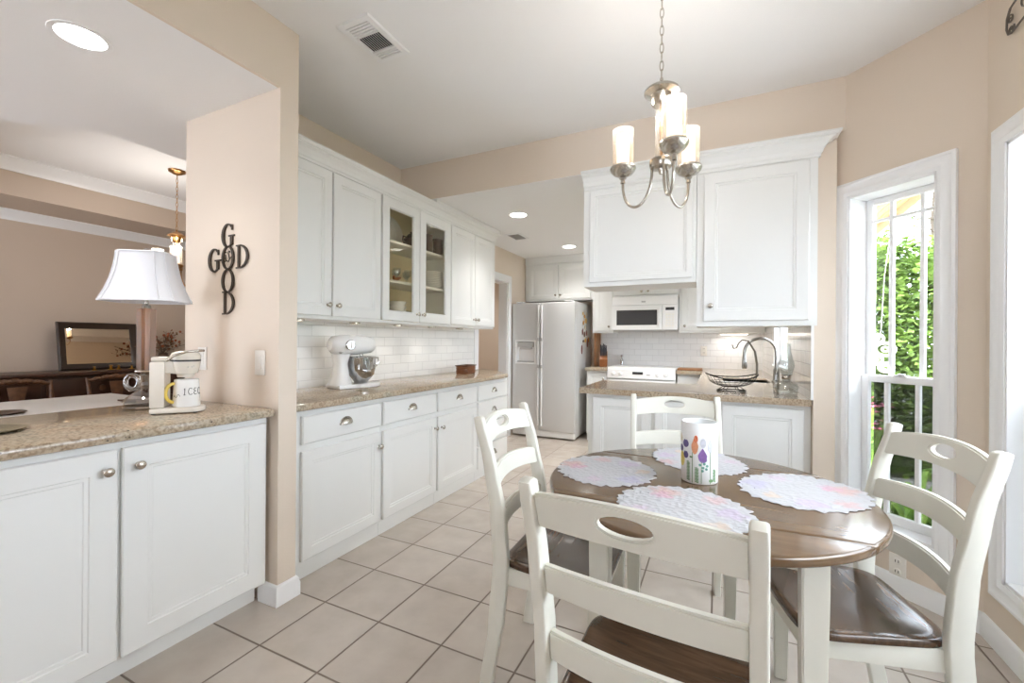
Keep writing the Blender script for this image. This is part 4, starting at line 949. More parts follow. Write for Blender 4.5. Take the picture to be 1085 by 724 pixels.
for sx, sy in ((-1, -1), (1, -1), (-1, 1), (1, 1)):
    bm = bmesh.new(); bv = []
    for z, h in ((0, .020), (.62, .029), (TZ - .027, .029)):
        cx, cy = .012 + sx * .262, (-.290 if sy < 0 else (.274 if sx < 0 else .312))
        bv += [bm.verts.new(p) for p in ((cx - h, cy - h, z), (cx + h, cy - h, z), (cx + h, cy + h, z), (cx - h, cy + h, z))]
    for k in (0, 4):
        for i in range(4): bm.faces.new((bv[k + i], bv[k + (i + 1) % 4], bv[k + 4 + (i + 1) % 4], bv[k + 4 + i]))
    bm.faces.new(bv[:4][::-1]); bm.faces.new(bv[8:])
    bmesh.ops.bevel(bm, geom=list(bm.edges), offset=.004, segments=2, affect='EDGES'); MB().bm(bm).build('leg', CREAM, tb)

# placemats
def doily_mat():
    m, nt, b = new_mat('lace_doily'); tc = nt.nodes.new('ShaderNodeTexCoord')
    b.inputs['Roughness'].default_value = .85; out = nt.nodes['Material Output']
    bn = nt.nodes.new('ShaderNodeTexVoronoi'); bn.inputs['Scale'].default_value = 60; nt.links.new(tc.outputs['Object'], bn.inputs['Vector'])
    bp = nt.nodes.new('ShaderNodeBump'); bp.inputs['Strength'].default_value = .8; bp.inputs['Distance'].default_value = .004; nt.links.new(bn.outputs['Distance'], bp.inputs['Height']); nt.links.new(bp.outputs[0], b.inputs['Normal'])
    nz = nt.nodes.new('ShaderNodeTexNoise'); nz.inputs['Scale'].default_value = 34; nz.inputs['Detail'].default_value = 3; nt.links.new(tc.outputs['Object'], nz.inputs['Vector'])
    cur = None; base = nt.nodes.new('ShaderNodeRGB'); base.outputs[0].default_value = lin((184, 184, 187)); cur = base.outputs[0]
    for (x, y, rr, col) in ((-.115, .05, .058, (208, 152, 138)), (-.10, .02, .040, (196, 152, 180)), (.09, .085, .05, (188, 166, 196)), (.075, -.10, .055, (172, 166, 200)), (-.05, -.115, .042, (196, 172, 192)), (.13, -.01, .032, (210, 180, 150)), (.0, .13, .040, (206, 158, 158))):
        d = nt.nodes.new('ShaderNodeVectorMath'); d.operation = 'DISTANCE'; nt.links.new(tc.outputs['Object'], d.inputs[0]); d.inputs[1].default_value = (x, y, 0)
        a = nt.nodes.new('ShaderNodeMath'); a.operation = 'MULTIPLY_ADD'; nt.links.new(nz.outputs['Fac'], a.inputs[0]); a.inputs[1].default_value = .11; nt.links.new(d.outputs['Value'], a.inputs[2])
        mr = nt.nodes.new('ShaderNodeMapRange'); mr.inputs[1].default_value = rr + .055; mr.inputs[2].default_value = rr * .6 + .045; mr.inputs[3].default_value = 0; mr.inputs[4].default_value = .5; nt.links.new(a.outputs[0], mr.inputs[0])
        mx = nt.nodes.new('ShaderNodeMixRGB'); nt.links.new(mr.outputs[0], mx.inputs[0]); nt.links.new(cur, mx.inputs[1]); mx.inputs[2].default_value = lin(col); cur = mx.outputs[0]
    nt.links.new(cur, b.inputs['Base Color'])
    ln = nt.nodes.new('ShaderNodeVectorMath'); ln.operation = 'LENGTH'; nt.links.new(tc.outputs['Object'], ln.inputs[0])
    rim = nt.nodes.new('ShaderNodeMath'); rim.operation = 'GREATER_THAN'; rim.inputs[1].default_value = .128; nt.links.new(ln.outputs['Value'], rim.inputs[0])
    vo = nt.nodes.new('ShaderNodeTexVoronoi'); vo.inputs['Scale'].default_value = 75; nt.links.new(tc.outputs['Object'], vo.inputs['Vector'])
    ho = nt.nodes.new('ShaderNodeMath'); ho.operation = 'LESS_THAN'; ho.inputs[1].default_value = .22; nt.links.new(vo.outputs['Distance'], ho.inputs[0])
    mu = nt.nodes.new('ShaderNodeMath'); mu.operation = 'MULTIPLY'; nt.links.new(rim.outputs[0], mu.inputs[0]); nt.links.new(ho.outputs[0], mu.inputs[1])
    tr = nt.nodes.new('ShaderNodeBsdfTransparent'); mx = nt.nodes.new('ShaderNodeMixShader'); nt.links.new(mu.outputs[0], mx.inputs[0]); nt.links.new(b.outputs[0], mx.inputs[1]); nt.links.new(tr.outputs[0], mx.inputs[2]); nt.links.new(mx.outputs[0], out.inputs[0])
    return m
DOILY = doily_mat()
for i, (x, y, rx, ry, rz, lab) in enumerate(((-.372, 1.583, .168, .182, .3, 'white lace placemat at the left of the table with a coral flower'), (-.075, 1.878, .190, .156, 2.2, 'white lace placemat at the far side of the table behind the candle holder'),
        (.243, 1.640, .186, .166, 4.0, 'white lace placemat at the right of the table near the window'), (-.090, 1.316, .180, .172, 5.6, 'white lace placemat nearest the camera, partly behind the front chair back'))):
    m = MB(); vs = []; fs = []; N = 220; rg_ = random.Random(i)
    ph = [rg_.uniform(0, 6.28) for _ in range(4)]
    def R_(a): return 1 + .045 * abs(math.sin(9 * a + ph[0])) + .022 * math.sin(23 * a + ph[1]) + .022 * math.sin(37 * a + ph[2])
    rings = [0, .25, .5, .7, .85, .93, 1.0]
    for zz in (.0, .0014):
        for k in rings[1:]:
            for j in range(N): a = 2 * PI * j / N; q = k * (1 + (R_(a) - 1) * k ** 6); vs.append((rx * q * math.cos(a - 0), ry * q * math.sin(a), zz + (.0012 * max(0, math.sin(5 * a + ph[3])) * k ** 4)))
        vs.append((0, 0, zz))
    S = (len(rings) - 1) * N + 1
    for s in (0, 1):
        o = s * S; ctr = o + S - 1
        for j in range(N): fs.append((ctr, o + j, o + (j + 1) % N))
        for k in range(len(rings) - 2):
            for j in range(N): fs.append((o + k * N + j, o + k * N + (j + 1) % N, o + (k + 1) * N + (j + 1) % N, o + (k + 1) * N + j))
    e = (len(rings) - 2) * N
    for j in range(N): fs.append((e + j, e + (j + 1) % N, S + e + (j + 1) % N, S + e + j))
    tag(m.add(vs, fs).build('placemat', DOILY, loc=(x, y, TZ + .0006), rz=rz), lab, 'placemat', 'lace placemats on the table')

# painted candle holder
FROST = plain('frosted_white_glass', (240, 242, 242), .35)
cd = thing('candle_holder', 'tall white cylinder candle holder painted with garden flowers', 'candle holder', (-.058, 1.612, TZ + .0004), 0)
HR, HH = .058, .202
CYL = MB().lathe([(0, 0), (HR - .003, 0), (HR, .003), (HR, HH - .002), (HR - .0015, HH), (HR - .004, HH - .001), (HR - .004, .008), (0, .008)], n=56)
PAINT = {k: plain('paint_' + k, c, .5, noise=.12, nscale=90) for k, c in {'orange': (222, 154, 116), 'rust': (212, 112, 74), 'purple': (132, 98, 160), 'indigo': (88, 76, 128), 'lilac': (216, 198, 220), 'grey': (204, 206, 214), 'yellow': (226, 208, 112), 'green': (112, 146, 102), 'teal': (110, 160, 148), 'tan': (218, 208, 184)}.items()}
PK = list(PAINT)
def patch(k, u, v, w, h, shape='ell'):
    """u: sideways offset from the face turned to the camera, v: height, in metres on the cylinder"""
    m = CYL; m.m = 1 + PK.index(k); n = 18; pts = []
    for i in range(n):
        a = 2 * PI * i / n; x, y = math.cos(a), math.sin(a)
        if shape == 'bud': x *= (1 - .75 * max(0, y)) if y > 0 else 1
        if shape == 'tulip' and y > .2: y = y * (.75 + .35 * abs(math.cos(3 * a)))
        pts.append((u + w * x, v + h * y))
    o = len(m.v); vs = []
    for r in (HR + .0003, HR + .0012):
        for x, z in pts: f = -PI / 2 + x / HR; vs.append((r * math.cos(f), r * math.sin(f), z))
    m.add(vs, [tuple(range(n))[::-1], tuple(n + i for i in range(n))] + [(i, (i + 1) % n, n + (i + 1) % n, n + i) for i in range(n)])
def au(px): 
    s = max(-.97, min(.97, (px - 290) / 137)); return HR * math.asin(s)
def av(py): return (600 - py) / 495 * HH
for f in (0, PI):
    sh = f * HR
    for px, py, w, h, k, s in ((262, 285, .011, .029, 'orange', 'bud'), (270, 232, .006, .012, 'rust', 'ell'), (318, 362, .014, .024, 'purple', 'bud'), (322, 395, .012, .010, 'purple', 'ell'), (195, 280, .012, .013, 'indigo', 'tulip'), (163, 328, .011, .012, 'indigo', 'tulip'), (196, 372, .010, .012, 'indigo', 'tulip'), (372, 285, .009, .024, 'grey', 'bud'), (322, 262, .009, .016, 'grey', 'ell'), (404, 405, .015, .018, 'lilac', 'ell'), (408, 300, .008, .018, 'tan', 'bud'), (168, 415, .014, .025, 'yellow', 'ell'), (160, 240, .009, .014, 'tan', 'bud')): patch(k, au(px) + sh, av(py), w, h, s)
    for px, py in ((300, 438), (330, 428), (322, 460), (350, 445), (345, 470), (318, 485)): patch('teal', au(px) + sh, av(py), .0042, .0042)
    for px, y0, y1 in ((215, 425, 570), (277, 465, 580), (245, 350, 590), (310, 415, 590), (372, 340, 590), (400, 480, 570)):
        u = au(px) + sh
        k = y0
        while k < y1:
            if px in (215, 277, 400): patch('green', u - .003, av(k), .0034, .0016); patch('green', u + .003, av(k + 6), .0034, .0016)
            patch('green', u, av(k), .0009, .004); k += 11
    patch('green', au(235) + sh, av(382), .005, .003); patch('green', au(378) + sh, av(565), .008, .005)
CYL.build('cylinder', [FROST] + [PAINT[k] for k in PK], cd, sharp=60)

# ------------------------------------------------------------------ the letter cross on the column wall
gs = thing('wall_cross', 'dark letter cross on the beige column wall reading GOD IS GOOD', 'wall sign', (-2.212, 1.3345, 1.583))
def ellp(cx, cz, rx, rz, n=40, a0=0, a1=2 * PI, closed=True):
    k = n if closed else n + 1
    return [(cx + rx * math.cos(a0 + (a1 - a0) * i / n), cz + rz * math.sin(a0 + (a1 - a0) * i / n)) for i in range(k)]
T0, T1 = -.008, -.002
def letO(cx, cz, w=.050, h=.060): return MB().ring2d(ellp(cx, cz, w, h), ellp(cx, cz, w * .66, h * .87), T0, T1)
def letD(cx, cz, w=.050, h=.058):
    m = MB(); n = 30
    m.ring2d([(cx - w * .45 + w * 1.40 * math.cos(a), cz + h * math.sin(a)) for a in [-PI / 2 + PI * i / n for i in range(n + 1)]], [(cx - w * .45 + w * 1.06 * math.cos(a), cz + h * .88 * math.sin(a)) for a in [-PI / 2 + PI * i / n for i in range(n + 1)]], T0, T1, False)
    m.box(cx - w * .72, cx - w * .42, T0 + .0002, T1 - .0002, cz - h, cz + h); m.box(cx - w * .98, cx - w * .2, T0 + .0004, T1 - .0004, cz + h - .007, cz + h); m.box(cx - w * .98, cx - w * .2, T0 + .0004, T1 - .0004, cz - h, cz - h + .007); return m
def letG(cx, cz, w=.050, h=.060):
    m = MB(); a0, a1 = math.radians(48), math.radians(322)
    A = ellp(cx, cz, w, h, 36, a0, a1, False); B = ellp(cx + .003, cz, w * .64, h * .88, 36, a0, a1, False); m.ring2d(A, B, T0, T1, False)
    m.box(cx + w * .40, cx + w * .80, T0 + .0002, T1 - .0002, cz - h * .80, cz - h * .06); m.box(cx + w * .12, cx + w * 1.08, T0 + .0004, T1 - .0004, cz - h * .10, cz + h * .02)
    m.box(cx + w * .58, cx + w * .76, T0 + .0004, T1 - .0004, cz + h * .42, cz + h * .86); return m
for fn, nm, cx, cz in ((letG, 'letter_g', -.002, .166), (letO, 'letter_o', 0, .055), (letO, 'letter_o', 0, -.060), (letD, 'letter_d', .006, -.170), (letG, 'letter_g', -.113, .050), (letD, 'letter_d', .114, .054)): fn(cx, cz).build(nm, DARKBRONZE, gs)
m = MB(); m.tube([(-.016, -.007, .070), (-.013, -.007, .045), (-.018, -.007, .036), (-.010, -.007, .040)], .0026, 6); m.ball((-.013, -.007, .082), .0035)
m.tube([(.020, -.007, .080), (.014, -.007, .088), (.004, -.007, .080), (.012, -.007, .062), (.016, -.007, .046), (.006, -.007, .034), (-.004, -.007, .040)], .0028, 6); m.tube([(-.03, -.006, .05), (-.016, -.006, .056)], .002, 6); m.tube([(.018, -.006, .05), (.032, -.006, .06)], .002, 6); m.build('script_is', DARKBRONZE, gs)
# iron scroll on the right wall above the big window
sc = thing('wall_scroll', 'grey iron scroll ornament on the right wall above the big window', 'wall ornament', (1.018, 2.31, 2.485), -R90); sc.scale = (.72, 1, .66)
m = MB()
def spiral(cx, cz, r0, r1, a0, turns, n=40): return [(cx + (r0 + (r1 - r0) * i / n) * math.cos(a0 + turns * 2 * PI * i / n), -.008, cz + (r0 + (r1 - r0) * i / n) * math.sin(a0 + turns * 2 * PI * i / n)) for i in range(n + 1)]
for sgn in (1,):
    m.tube([(-.0, -.008, .085), (-.04, -.008, .075), (-.068, -.008, .03), (-.072, -.008, -.03), (-.055, -.008, -.07), (-.03, -.008, -.078)] , .0042, 8)
    m.tube(spiral(-.040, .010, .028, .006, 2.4, -1.3), .0034, 8); m.tube(spiral(-.028, -.052, .026, .006, .4, -1.3), .0034, 8)
    m.tube([(0, -.008, .085), (.12, -.008, .10), (.28, -.008, .085)], .0042, 8); m.tube(spiral(.10, .03, .05, .008, 1.6, 1.5), .0034, 8); m.tube(spiral(.22, .0, .05, .008, 1.6, -1.5), .0034, 8); m.tube([(-.03, -.008, -.078), (.10, -.008, -.06), (.28, -.008, -.075)], .0042, 8)
m.build('scrollwork', plain('pewter_iron', (112, 104, 96), .45, metal=.4), sc)
# ------------------------------------------------------------------ on the pass-through counter
lp = thing('table_lamp', 'crystal table lamp with a white bell shade on the bar counter', 'lamp', (-2.37, 1.062, .9145), math.radians(36))
CRY = thin_glass('cut_crystal', (238, 232, 224), 1.8, .05, .16)
CRK = thin_glass('crackled_amber_glass', (226, 196, 172), .8, .3, .22)
m = MB(); m.prism(circ(.095, 6), 0, .014, .004); m.prism(circ(.088, 6), .014, .03, .004)
vs = []; 
m.lathe([(.085, .03), (.070, .05), (.040, .075), (.022, .09), (0, .092)], n=12); m.build('foot', CRY, lp, sharp=20)
m = MB(); m.tube([(-.056 + .026 * math.cos(2 * PI * i / 24), 0, .118 + .032 * math.sin(2 * PI * i / 24)) for i in range(24)], .010, 10, True); m.build('ring_ornament', CRY, lp)
m = MB(); m.lathe([(0, .088), (.018, .09), (.026, .105), (.018, .12), (.024, .15), (.016, .165), (0, .168)], n=10); m.build('baluster', CRY, lp, sharp=20)
m = MB(); m.box(-.031, .031, -.026, .026, .165, .172, .002); m.build('collar', NICKEL, lp)
MB().prism([(-.027, -.022), (-.007, -.022), (-.007, .022), (-.027, .022)], .172, .455, .002).prism([(.007, -.022), (.027, -.022), (.027, .022), (.007, .022)], .172, .455, .002).build('crackled_column', CRK, lp)
MB().lathe([(0, .165), (.0065, .165), (.0065, .47), (0, .47)], n=14).build('centre_rod', CRY, lp)
MB().lathe([(0, .455), (.018, .456), (.016, .47), (.008, .475), (.008, .515), (0, .516)], n=16).build('socket', NICKEL, lp)
# bell shade: rectangle with cut corners
def rc(hx, hy, c): return [(hx, -hy + c), (hx, hy - c), (hx - c, hy), (-hx + c, hy), (-hx, hy - c), (-hx, -hy + c), (-hx + c, -hy), (hx - c, -hy)]
prof = [(0, .150, .112, .040), (.012, .146, .108, .039), (.05, .130, .096, .036), (.10, .115, .085, .033), (.15, .104, .078, .030), (.19, .098, .073, .028), (.220, .096, .071, .027)]
m = MB(); vs = []; fs = []; NN = 8; Z0 = .487
for off in (0, -.003):
    for z, hx, hy, c in prof: vs += [(x, y, Z0 + z) for x, y in rc(hx + off, hy + off, c)]
P_ = len(prof) * NN
for k in range(len(prof) - 1):
    for i in range(NN):
        j = (i + 1) % NN; fs += [(k * NN + i, k * NN + j, (k + 1) * NN + j, (k + 1) * NN + i), (P_ + k * NN + i, P_ + (k + 1) * NN + i, P_ + (k + 1) * NN + j, P_ + k * NN + j)]
for i in range(NN):
    j = (i + 1) % NN; fs += [(i, P_ + i, P_ + j, j)]; q = (len(prof) - 1) * NN; fs += [(q + i, q + j, P_ + q + j, P_ + q + i)]
m.add(vs, fs)
sh = m.build('lamp_shade', SHADEFAB, lp, sharp=60)
m = MB()
for i in range(NN): m.tube([(rc(hx + .001, hy + .001, c)[i][0], rc(hx + .001, hy + .001, c)[i][1], Z0 + z) for z, hx, hy, c in prof], .0028, 6)
for z, hx, hy, c in (prof[0], prof[-1]): m.tube([(x, y, Z0 + z) for x, y in rc(hx, hy, c)], .004, 6, True)
m.build('piping', SHADEFAB, sh)
m = MB(); m.tube([(-.095, 0, .703), (.095, 0, .703)], .0025, 6); m.tube([(0, -.070, .703), (0, .070, .703)], .0025, 6); m.lathe([(0, .515), (.004, .515), (.004, .708), (.010, .710), (.014, .720), (.008, .730), (0, .734)], n=14); m.build('harp_finial', CRY, lp)
# coffee maker, front towards +Y, turned a little to the camera
cm = thing('coffee_maker', 'white single-cup coffee maker on the bar counter beside the lamp', 'coffee maker', (-2.105, 1.055, .9145), math.radians(-38))
CMW = plain('cream_white_plastic', (224, 216, 203), .25)
m = MB(); m.prism([(-.062, -.098), (.062, -.098)] + arc(0, .055, .066, 0, PI, 12), .004, .026, .005); m.build('base', CMW, cm)
m = MB(); m.prism([(-.060, -.098), (.060, -.098), (.060, -.040), (-.060, -.040)], .026, .222, .008); m.build('water_tank', CMW, cm)
m = MB(); m.prism([(-.056, -.094), (.056, -.094), (.056, -.030), (-.056, -.030)], .222, .240, .006); m.build('tank_lid', CMW, cm)
m = MB(); m.lathe([(0, .152), (.034, .152), (.038, .166), (.052, .168), (.062, .198), (.064, .222), (0, .222)], (0, .035, 0), 32); m.box(-.045, .045, -.045, .02, .170, .222, .006); m.build('brew_head', CMW, cm)
m = MB(); m.lathe([(0, .220), (.0655, .220), (.0655, .228), (0, .228)], (0, .035, 0), 32); m.build('dark_band', CHROMEBLACK, cm, label='dark band around the head')
m = MB(); m.lathe([(0, .228), (.065, .228), (.066, .244), (.056, .258), (.03, .264), (0, .265)], (0, .035, 0), 32); ld = m.build('lid', CMW, cm)
m = MB(); P = [(.068, -.03, .226), (.071, .0, .246), (.068, .05, .262), (.045, .095, .266), (0, .112, .266), (-.045, .095, .266), (-.068, .05, .262), (-.071, .0, .246), (-.068, -.03, .226)]
m.tube(P, .0055, 10); m.build('lift_handle', NICKEL, ld)
m = MB(); m.M = Matrix.Translation((0, .035, 0)); 
for a, w, z in ((.35, .012, .197), (.62, .005, .197), (.75, .005, .201)): 
    x, y = .0625 * math.cos(a), .0625 * math.sin(a); m.ball((x, y, z), .003, 8, (1, 1, .8))
m.build('buttons', GREYP, cm)
for x in (-.045, .045): pass
m = MB(); 
for x, y in ((-.045, -.085), (.045, -.085), (-.04, .085), (.04, .085)): m.lathe([(0, 0), (.009, 0), (.009, .005), (0, .005)], (x, y, 0), 10)
m.build('feet', DARKP, cm)
cm.scale = (.82, .84, 1)
# mug standing on the coffee maker base
MR = math.radians(-38); mc = Vector((-2.105, 1.055)) + Vector((-.034 * math.sin(MR), .034 * math.cos(MR)))
mg = thing('coffee_mug', 'white mug with a yellow handle and dark lettering under the coffee maker head', 'mug', (mc.x, mc.y, .9145 + .0265), 0)
MB().lathe([(0, 0), (.047, 0), (.050, .006), (.044, .114), (.042, .116), (.040, .114), (.046, .008), (0, .006)], n=40).build('cup', PORC, mg)
ha = math.radians(264); m = MB(); hx, hy = math.cos(ha), math.sin(ha)
m.tube([((.046 + .030 * math.sin(PI * t / 14)) * hx, (.046 + .030 * math.sin(PI * t / 14)) * hy, .060 + .040 * math.cos(PI * t / 14)) for t in range(15)], .0065, 10); m.build('handle', YELLOW, mg, label='yellow handle')
# lettering 1CEC wrapped around the cup; seg strokes in a 0..1 cell
strokes = {'1': [[(.35, .8), (.55, 1), (.45, 0)], [(.25, 0), (.7, 0)]], 'C': [[(.95, .85), (.7, 1), (.3, .95), (.1, .6), (.1, .35), (.3, .05), (.7, 0), (.95, .15)]], 'E': [[(.9, .95), (.4, 1), (.15, .75), (.45, .52), (.75, .52)], [(.45, .52), (.1, .3), (.35, 0), (.9, .08)]]}
m = MB(); a0 = math.radians(308)
def mw_(u, v): rr = .0503 - .006 * v / .118 + .0004; a = a0 + u / .05; return (rr * math.cos(a), rr * math.sin(a), v)
x = .006
for chx in '1CEC':
    for st in strokes[chx]:
        pts = []
        for (p, q), (p2, q2) in zip(st, st[1:]):
            for t in range(4): pts.append(mw_(x + .017 * (p + (p2 - p) * t / 4), .052 + .028 * (q + (q2 - q) * t / 4)))
        pts.append(mw_(x + .017 * st[-1][0], .052 + .028 * st[-1][1])); m.tube(pts, .0013, 5)
    x += .0205
m.tube([mw_(-.034 + .032 * t / 12, .042 + .006 * math.sin(t * .9) + .010 * (t / 12)) for t in range(13)], .0008, 5)
m.build('lettering', CHROMEBLACK, mg, label='dark hand-drawn lettering')
OLIVE = plain('olive_glass', (104, 98, 72), .15)
m = MB(); m.lathe([(0, 0), (.065, 0), (.095, .006), (.10, .010), (.094, .010), (.06, .004), (0, .004)], n=36); tag(m.build('glass_dish', OLIVE, loc=(-2.20, .535, .9145)), 'dark olive dish at the left end of the bar counter', 'dish')

# ------------------------------------------------------------------ dining room
dt = thing('dining_room_table', 'long table under a white cloth beyond the bar counter', 'table', (-4.25, .85, 0))
MB().box(-.52, .52, -1.1, 1.02, .715, .748, .006).build('tabletop', DARKWOOD, dt)
for sx in (-1, 1):
    for sy in (-.95, .88): MB().lathe([(0, 0), (.025, 0), (.03, .1), (.04, .5), (.03, .6), (.045, .715), (0, .715)], (sx * .42, sy, 0), 16).build('leg', DARKWOOD, dt)
m = MB(); m.box(-.535, .535, -1.115, 1.035, .7485, .754, .002)
for (x0, x1, y0, y1) in ((-.539, -.535, -1.12, 1.04), (.535, .539, -1.12, 1.04), (-.539, .539, 1.035, 1.039), (-.539, .539, -1.12, -1.115)): m.box(x0, x1, y0, y1, .50, .754)
tag(m.build('tablecloth', LINEN, loc=(-4.25, .85, 0)), 'white cloth covering the long table in the dining room', 'tablecloth')
m = MB(); m.prism([(-.10, 0), (-.05, -.035), (.03, -.045), (.11, -.01), (.06, .035), (-.03, .04)], 0, .012, .003); tag(m.build('serving_tray', DARKWOOD, loc=(-4.05, 1.72, .7545), rz=.5), 'dark leaf-shaped tray at the end of the white tablecloth', 'tray')
m = MB(); m.lathe([(0, 0), (.08, 0), (.12, .012), (.115, .014), (.07, .004), (0, .004)], n=28); tag(m.build('dark_plate', DARKWOOD, loc=(-4.02, 1.04, .7545)), 'dark plate on the white tablecloth at the left edge', 'plate')
def carved_chair(lab, x, y, rz):
    r = thing('carved_chair', lab, 'chair', (x, y, 0), rz, 'carved dining room chairs')   # faces +X
    for sy in (-1, 1):
        MB().tube([(-.02, sy * .20, 0), (0, sy * .20, .44), (-.05, sy * .205, .70), (-.09, sy * .21, .86)], [.018, .022, .018, .014], 10).build('rear_post', CARVED, r)
        MB().tube([(.38, sy * .21, 0), (.40, sy * .22, .2), (.38, sy * .21, .43)], [.016, .020, .026], 10).build('front_leg', CARVED, r)
    MB().box(-.02, .42, -.22, .22, .42, .46, .012).build('seat', DARKWOOD, r)
    m = MB(); pts = [(-.085, -.21 + .42 * i / 20, .835 + .030 * math.sin(PI * i / 20) + .006 * math.cos(i * 1.9)) for i in range(21)]; m.tube(pts, [.016 + .008 * math.sin(PI * i / 20) for i in range(21)], 10)
    for i in range(7): m.ball((-.068, -.12 + .04 * i, .850 + .018 * math.sin(PI * (i + 1) / 8)), .016, 10, (.7, 1.2, .8))
    m.build('carved_crest', CARVED, r)
    m = MB(); m.prism([(-.05, .48), (.05, .48), (.07, .62), (.04, .70), (.06, .82), (-.06, .82), (-.04, .70), (-.07, .62)], -.062, -.048, .003, 'x'); m.build('splat', CARVED, r)
    return r
carved_chair('carved wooden chair at the far side of the white dining table, left of the mirror', -5.20, 1.46, 0)
carved_chair('carved wooden chair at the far side of the white dining table, behind the table lamp', -5.22, 2.13, 0)
sb = thing('sideboard', 'long dark mahogany sideboard against the dining room wall', 'sideboard', (-5.835, 2.05, 0), R90)   # front faces +X
m = MB(); m.box(-1.2, 1.2, -.44, -.01, .18, .885, .004); m.build('body', DARKWOOD, sb)
m = MB(); m.box(-1.24, 1.24, -.48, .0, .885, .918, .008); m.build('top', DARKWOOD, sb)
for k in range(3):
    x0 = -1.17 + k * .79; d = MB().box(x0, x0 + .76, -.452, -.438, .66, .86, .004).build('drawer', DARKWOOD, sb)
    for xx in (x0 + .38,): m = MB(); m.M = Matrix.Translation((xx, -.452, .76)) @ Matrix.Rotation(R90, 4, 'X'); m.lathe([(0, 0), (.01, 0), (.01, .012), (.028, .02), (.026, .032), (0, .036)], n=16); m.build('knob', CARVED, d)
    MB().box(x0, x0 + .76, -.452, -.438, .22, .63, .004).build('cupboard_door', DARKWOOD, sb)
for sx in (-1.14, 1.14):
    for y in (-.40, -.06): MB().lathe([(0, 0), (.02, 0), (.035, .08), (.028, .18), (0, .18)], (sx, y, 0), 14).build('leg', DARKWOOD, sb)
mr = thing('mirror', 'dark framed mirror leaning on the sideboard', 'mirror', (-5.66, 2.155, .919), R90)
mr.rotation_euler = (math.radians(-10), 0, R90)
m = MB(); frame_loops(m, -.315, .315, 0, .475, [(0, .0), (0, -.022), (.012, -.030), (.030, -.022), (.055, -.014), (.062, -.006)], fill=False); m.add([(-.315, 0, 0), (.315, 0, 0), (.315, 0, .475), (-.315, 0, .475)], [(0, 1, 2, 3)]); m.build('frame', plain('espresso_frame', (52, 38, 28), .3), mr)
m = MB(); frame_loops(m, -.256, .256, .059, .416, [(0, -.006), (.02, -.009)]); m.build('bevelled_glass', SATIN, mr)
GOLD = plain('gilt_metal', (190, 150, 80), .3, metal=1.0)
for i, (y, w, h, lab) in enumerate(((2.05, .02, .04, 'small gilt ornament left of the mirror middle'), (2.17, .03, .05, 'gilt ornament at the middle of the mirror foot'), (2.24, .025, .045, 'gilt ornament right of the mirror middle'), (2.34, .02, .04, 'small gilt ornament near the right corner of the mirror'))):
    m = MB(); m.lathe([(0, 0), (w, 0), (w * .8, .006), (w * .3, .012), (w * .5, h * .5), (w * .25, h * .7), (w * .6, h * .9), (0, h)], n=14); tag(m.build('gilt_ornament', GOLD, loc=(-5.52 + .02 * (i % 2), y, .9185)), lab, 'ornament', 'gilt ornaments on the sideboard')
fl = thing('flower_arrangement', 'dried rust and green flowers in a vase on the sideboard behind the lamp', 'flowers', (-5.50, 2.62, .9185))
MB().lathe([(0, 0), (.05, 0), (.07, .05), (.055, .12), (.04, .15), (.05, .16), (.045, .16), (.034, .15), (0, .02)], n=20).build('vase', plain('brown_stoneware', (84, 60, 44), .4), fl)
rgn = random.Random(3); m = MB(); ms = MB(); mf = MB()
def leafq(mb, p, d, u, L, w):
    d = d.normalized(); s = d.cross(u).normalized() * w; q = p + d * L; mid = p + d * L * .5
    up = d.cross(s).normalized() * w * .35
    mb.add([p, mid + s + up, q, mid - s + up, mid], [(0, 4, 1), (4, 2, 1), (0, 3, 4), (4, 3, 2)])
for i in range(70):
    a = rgn.uniform(0, 2 * PI); e = rgn.uniform(.15, 1.25); d = Vector((math.cos(a) * math.sin(e), math.sin(a) * math.sin(e) * 1.25, math.cos(e))); L = rgn.uniform(.12, .28); b = Vector((0, 0, .15)); q = b + d * L
    if i % 2: ms.tube([b, b + d * L * .5 + Vector((0, 0, .02)), q], .0015, 4)
    for k in range(3): leafq(m, q - d * rgn.uniform(0, .1), Vector((rgn.uniform(-1, 1), rgn.uniform(-1, 1), rgn.uniform(-.3, .8))), Vector((0, 0, 1)) + d * .1, rgn.uniform(.03, .055), .010)
    if i % 3 == 0: mf.ball(q, .014, 8)
ms.build('stems', BARK, fl); m.build('leaves', LEAF3, fl); mf.build('blossoms', plain('rust_blossom', (150, 82, 50), .7), fl)
# dining room chandelier
chandelier('brass three-light chandelier in the dining room, partly behind the column', (-4.27, 2.13, 1.845), .854, (-28, 92, 212), BRONZE, 3.2, 14)

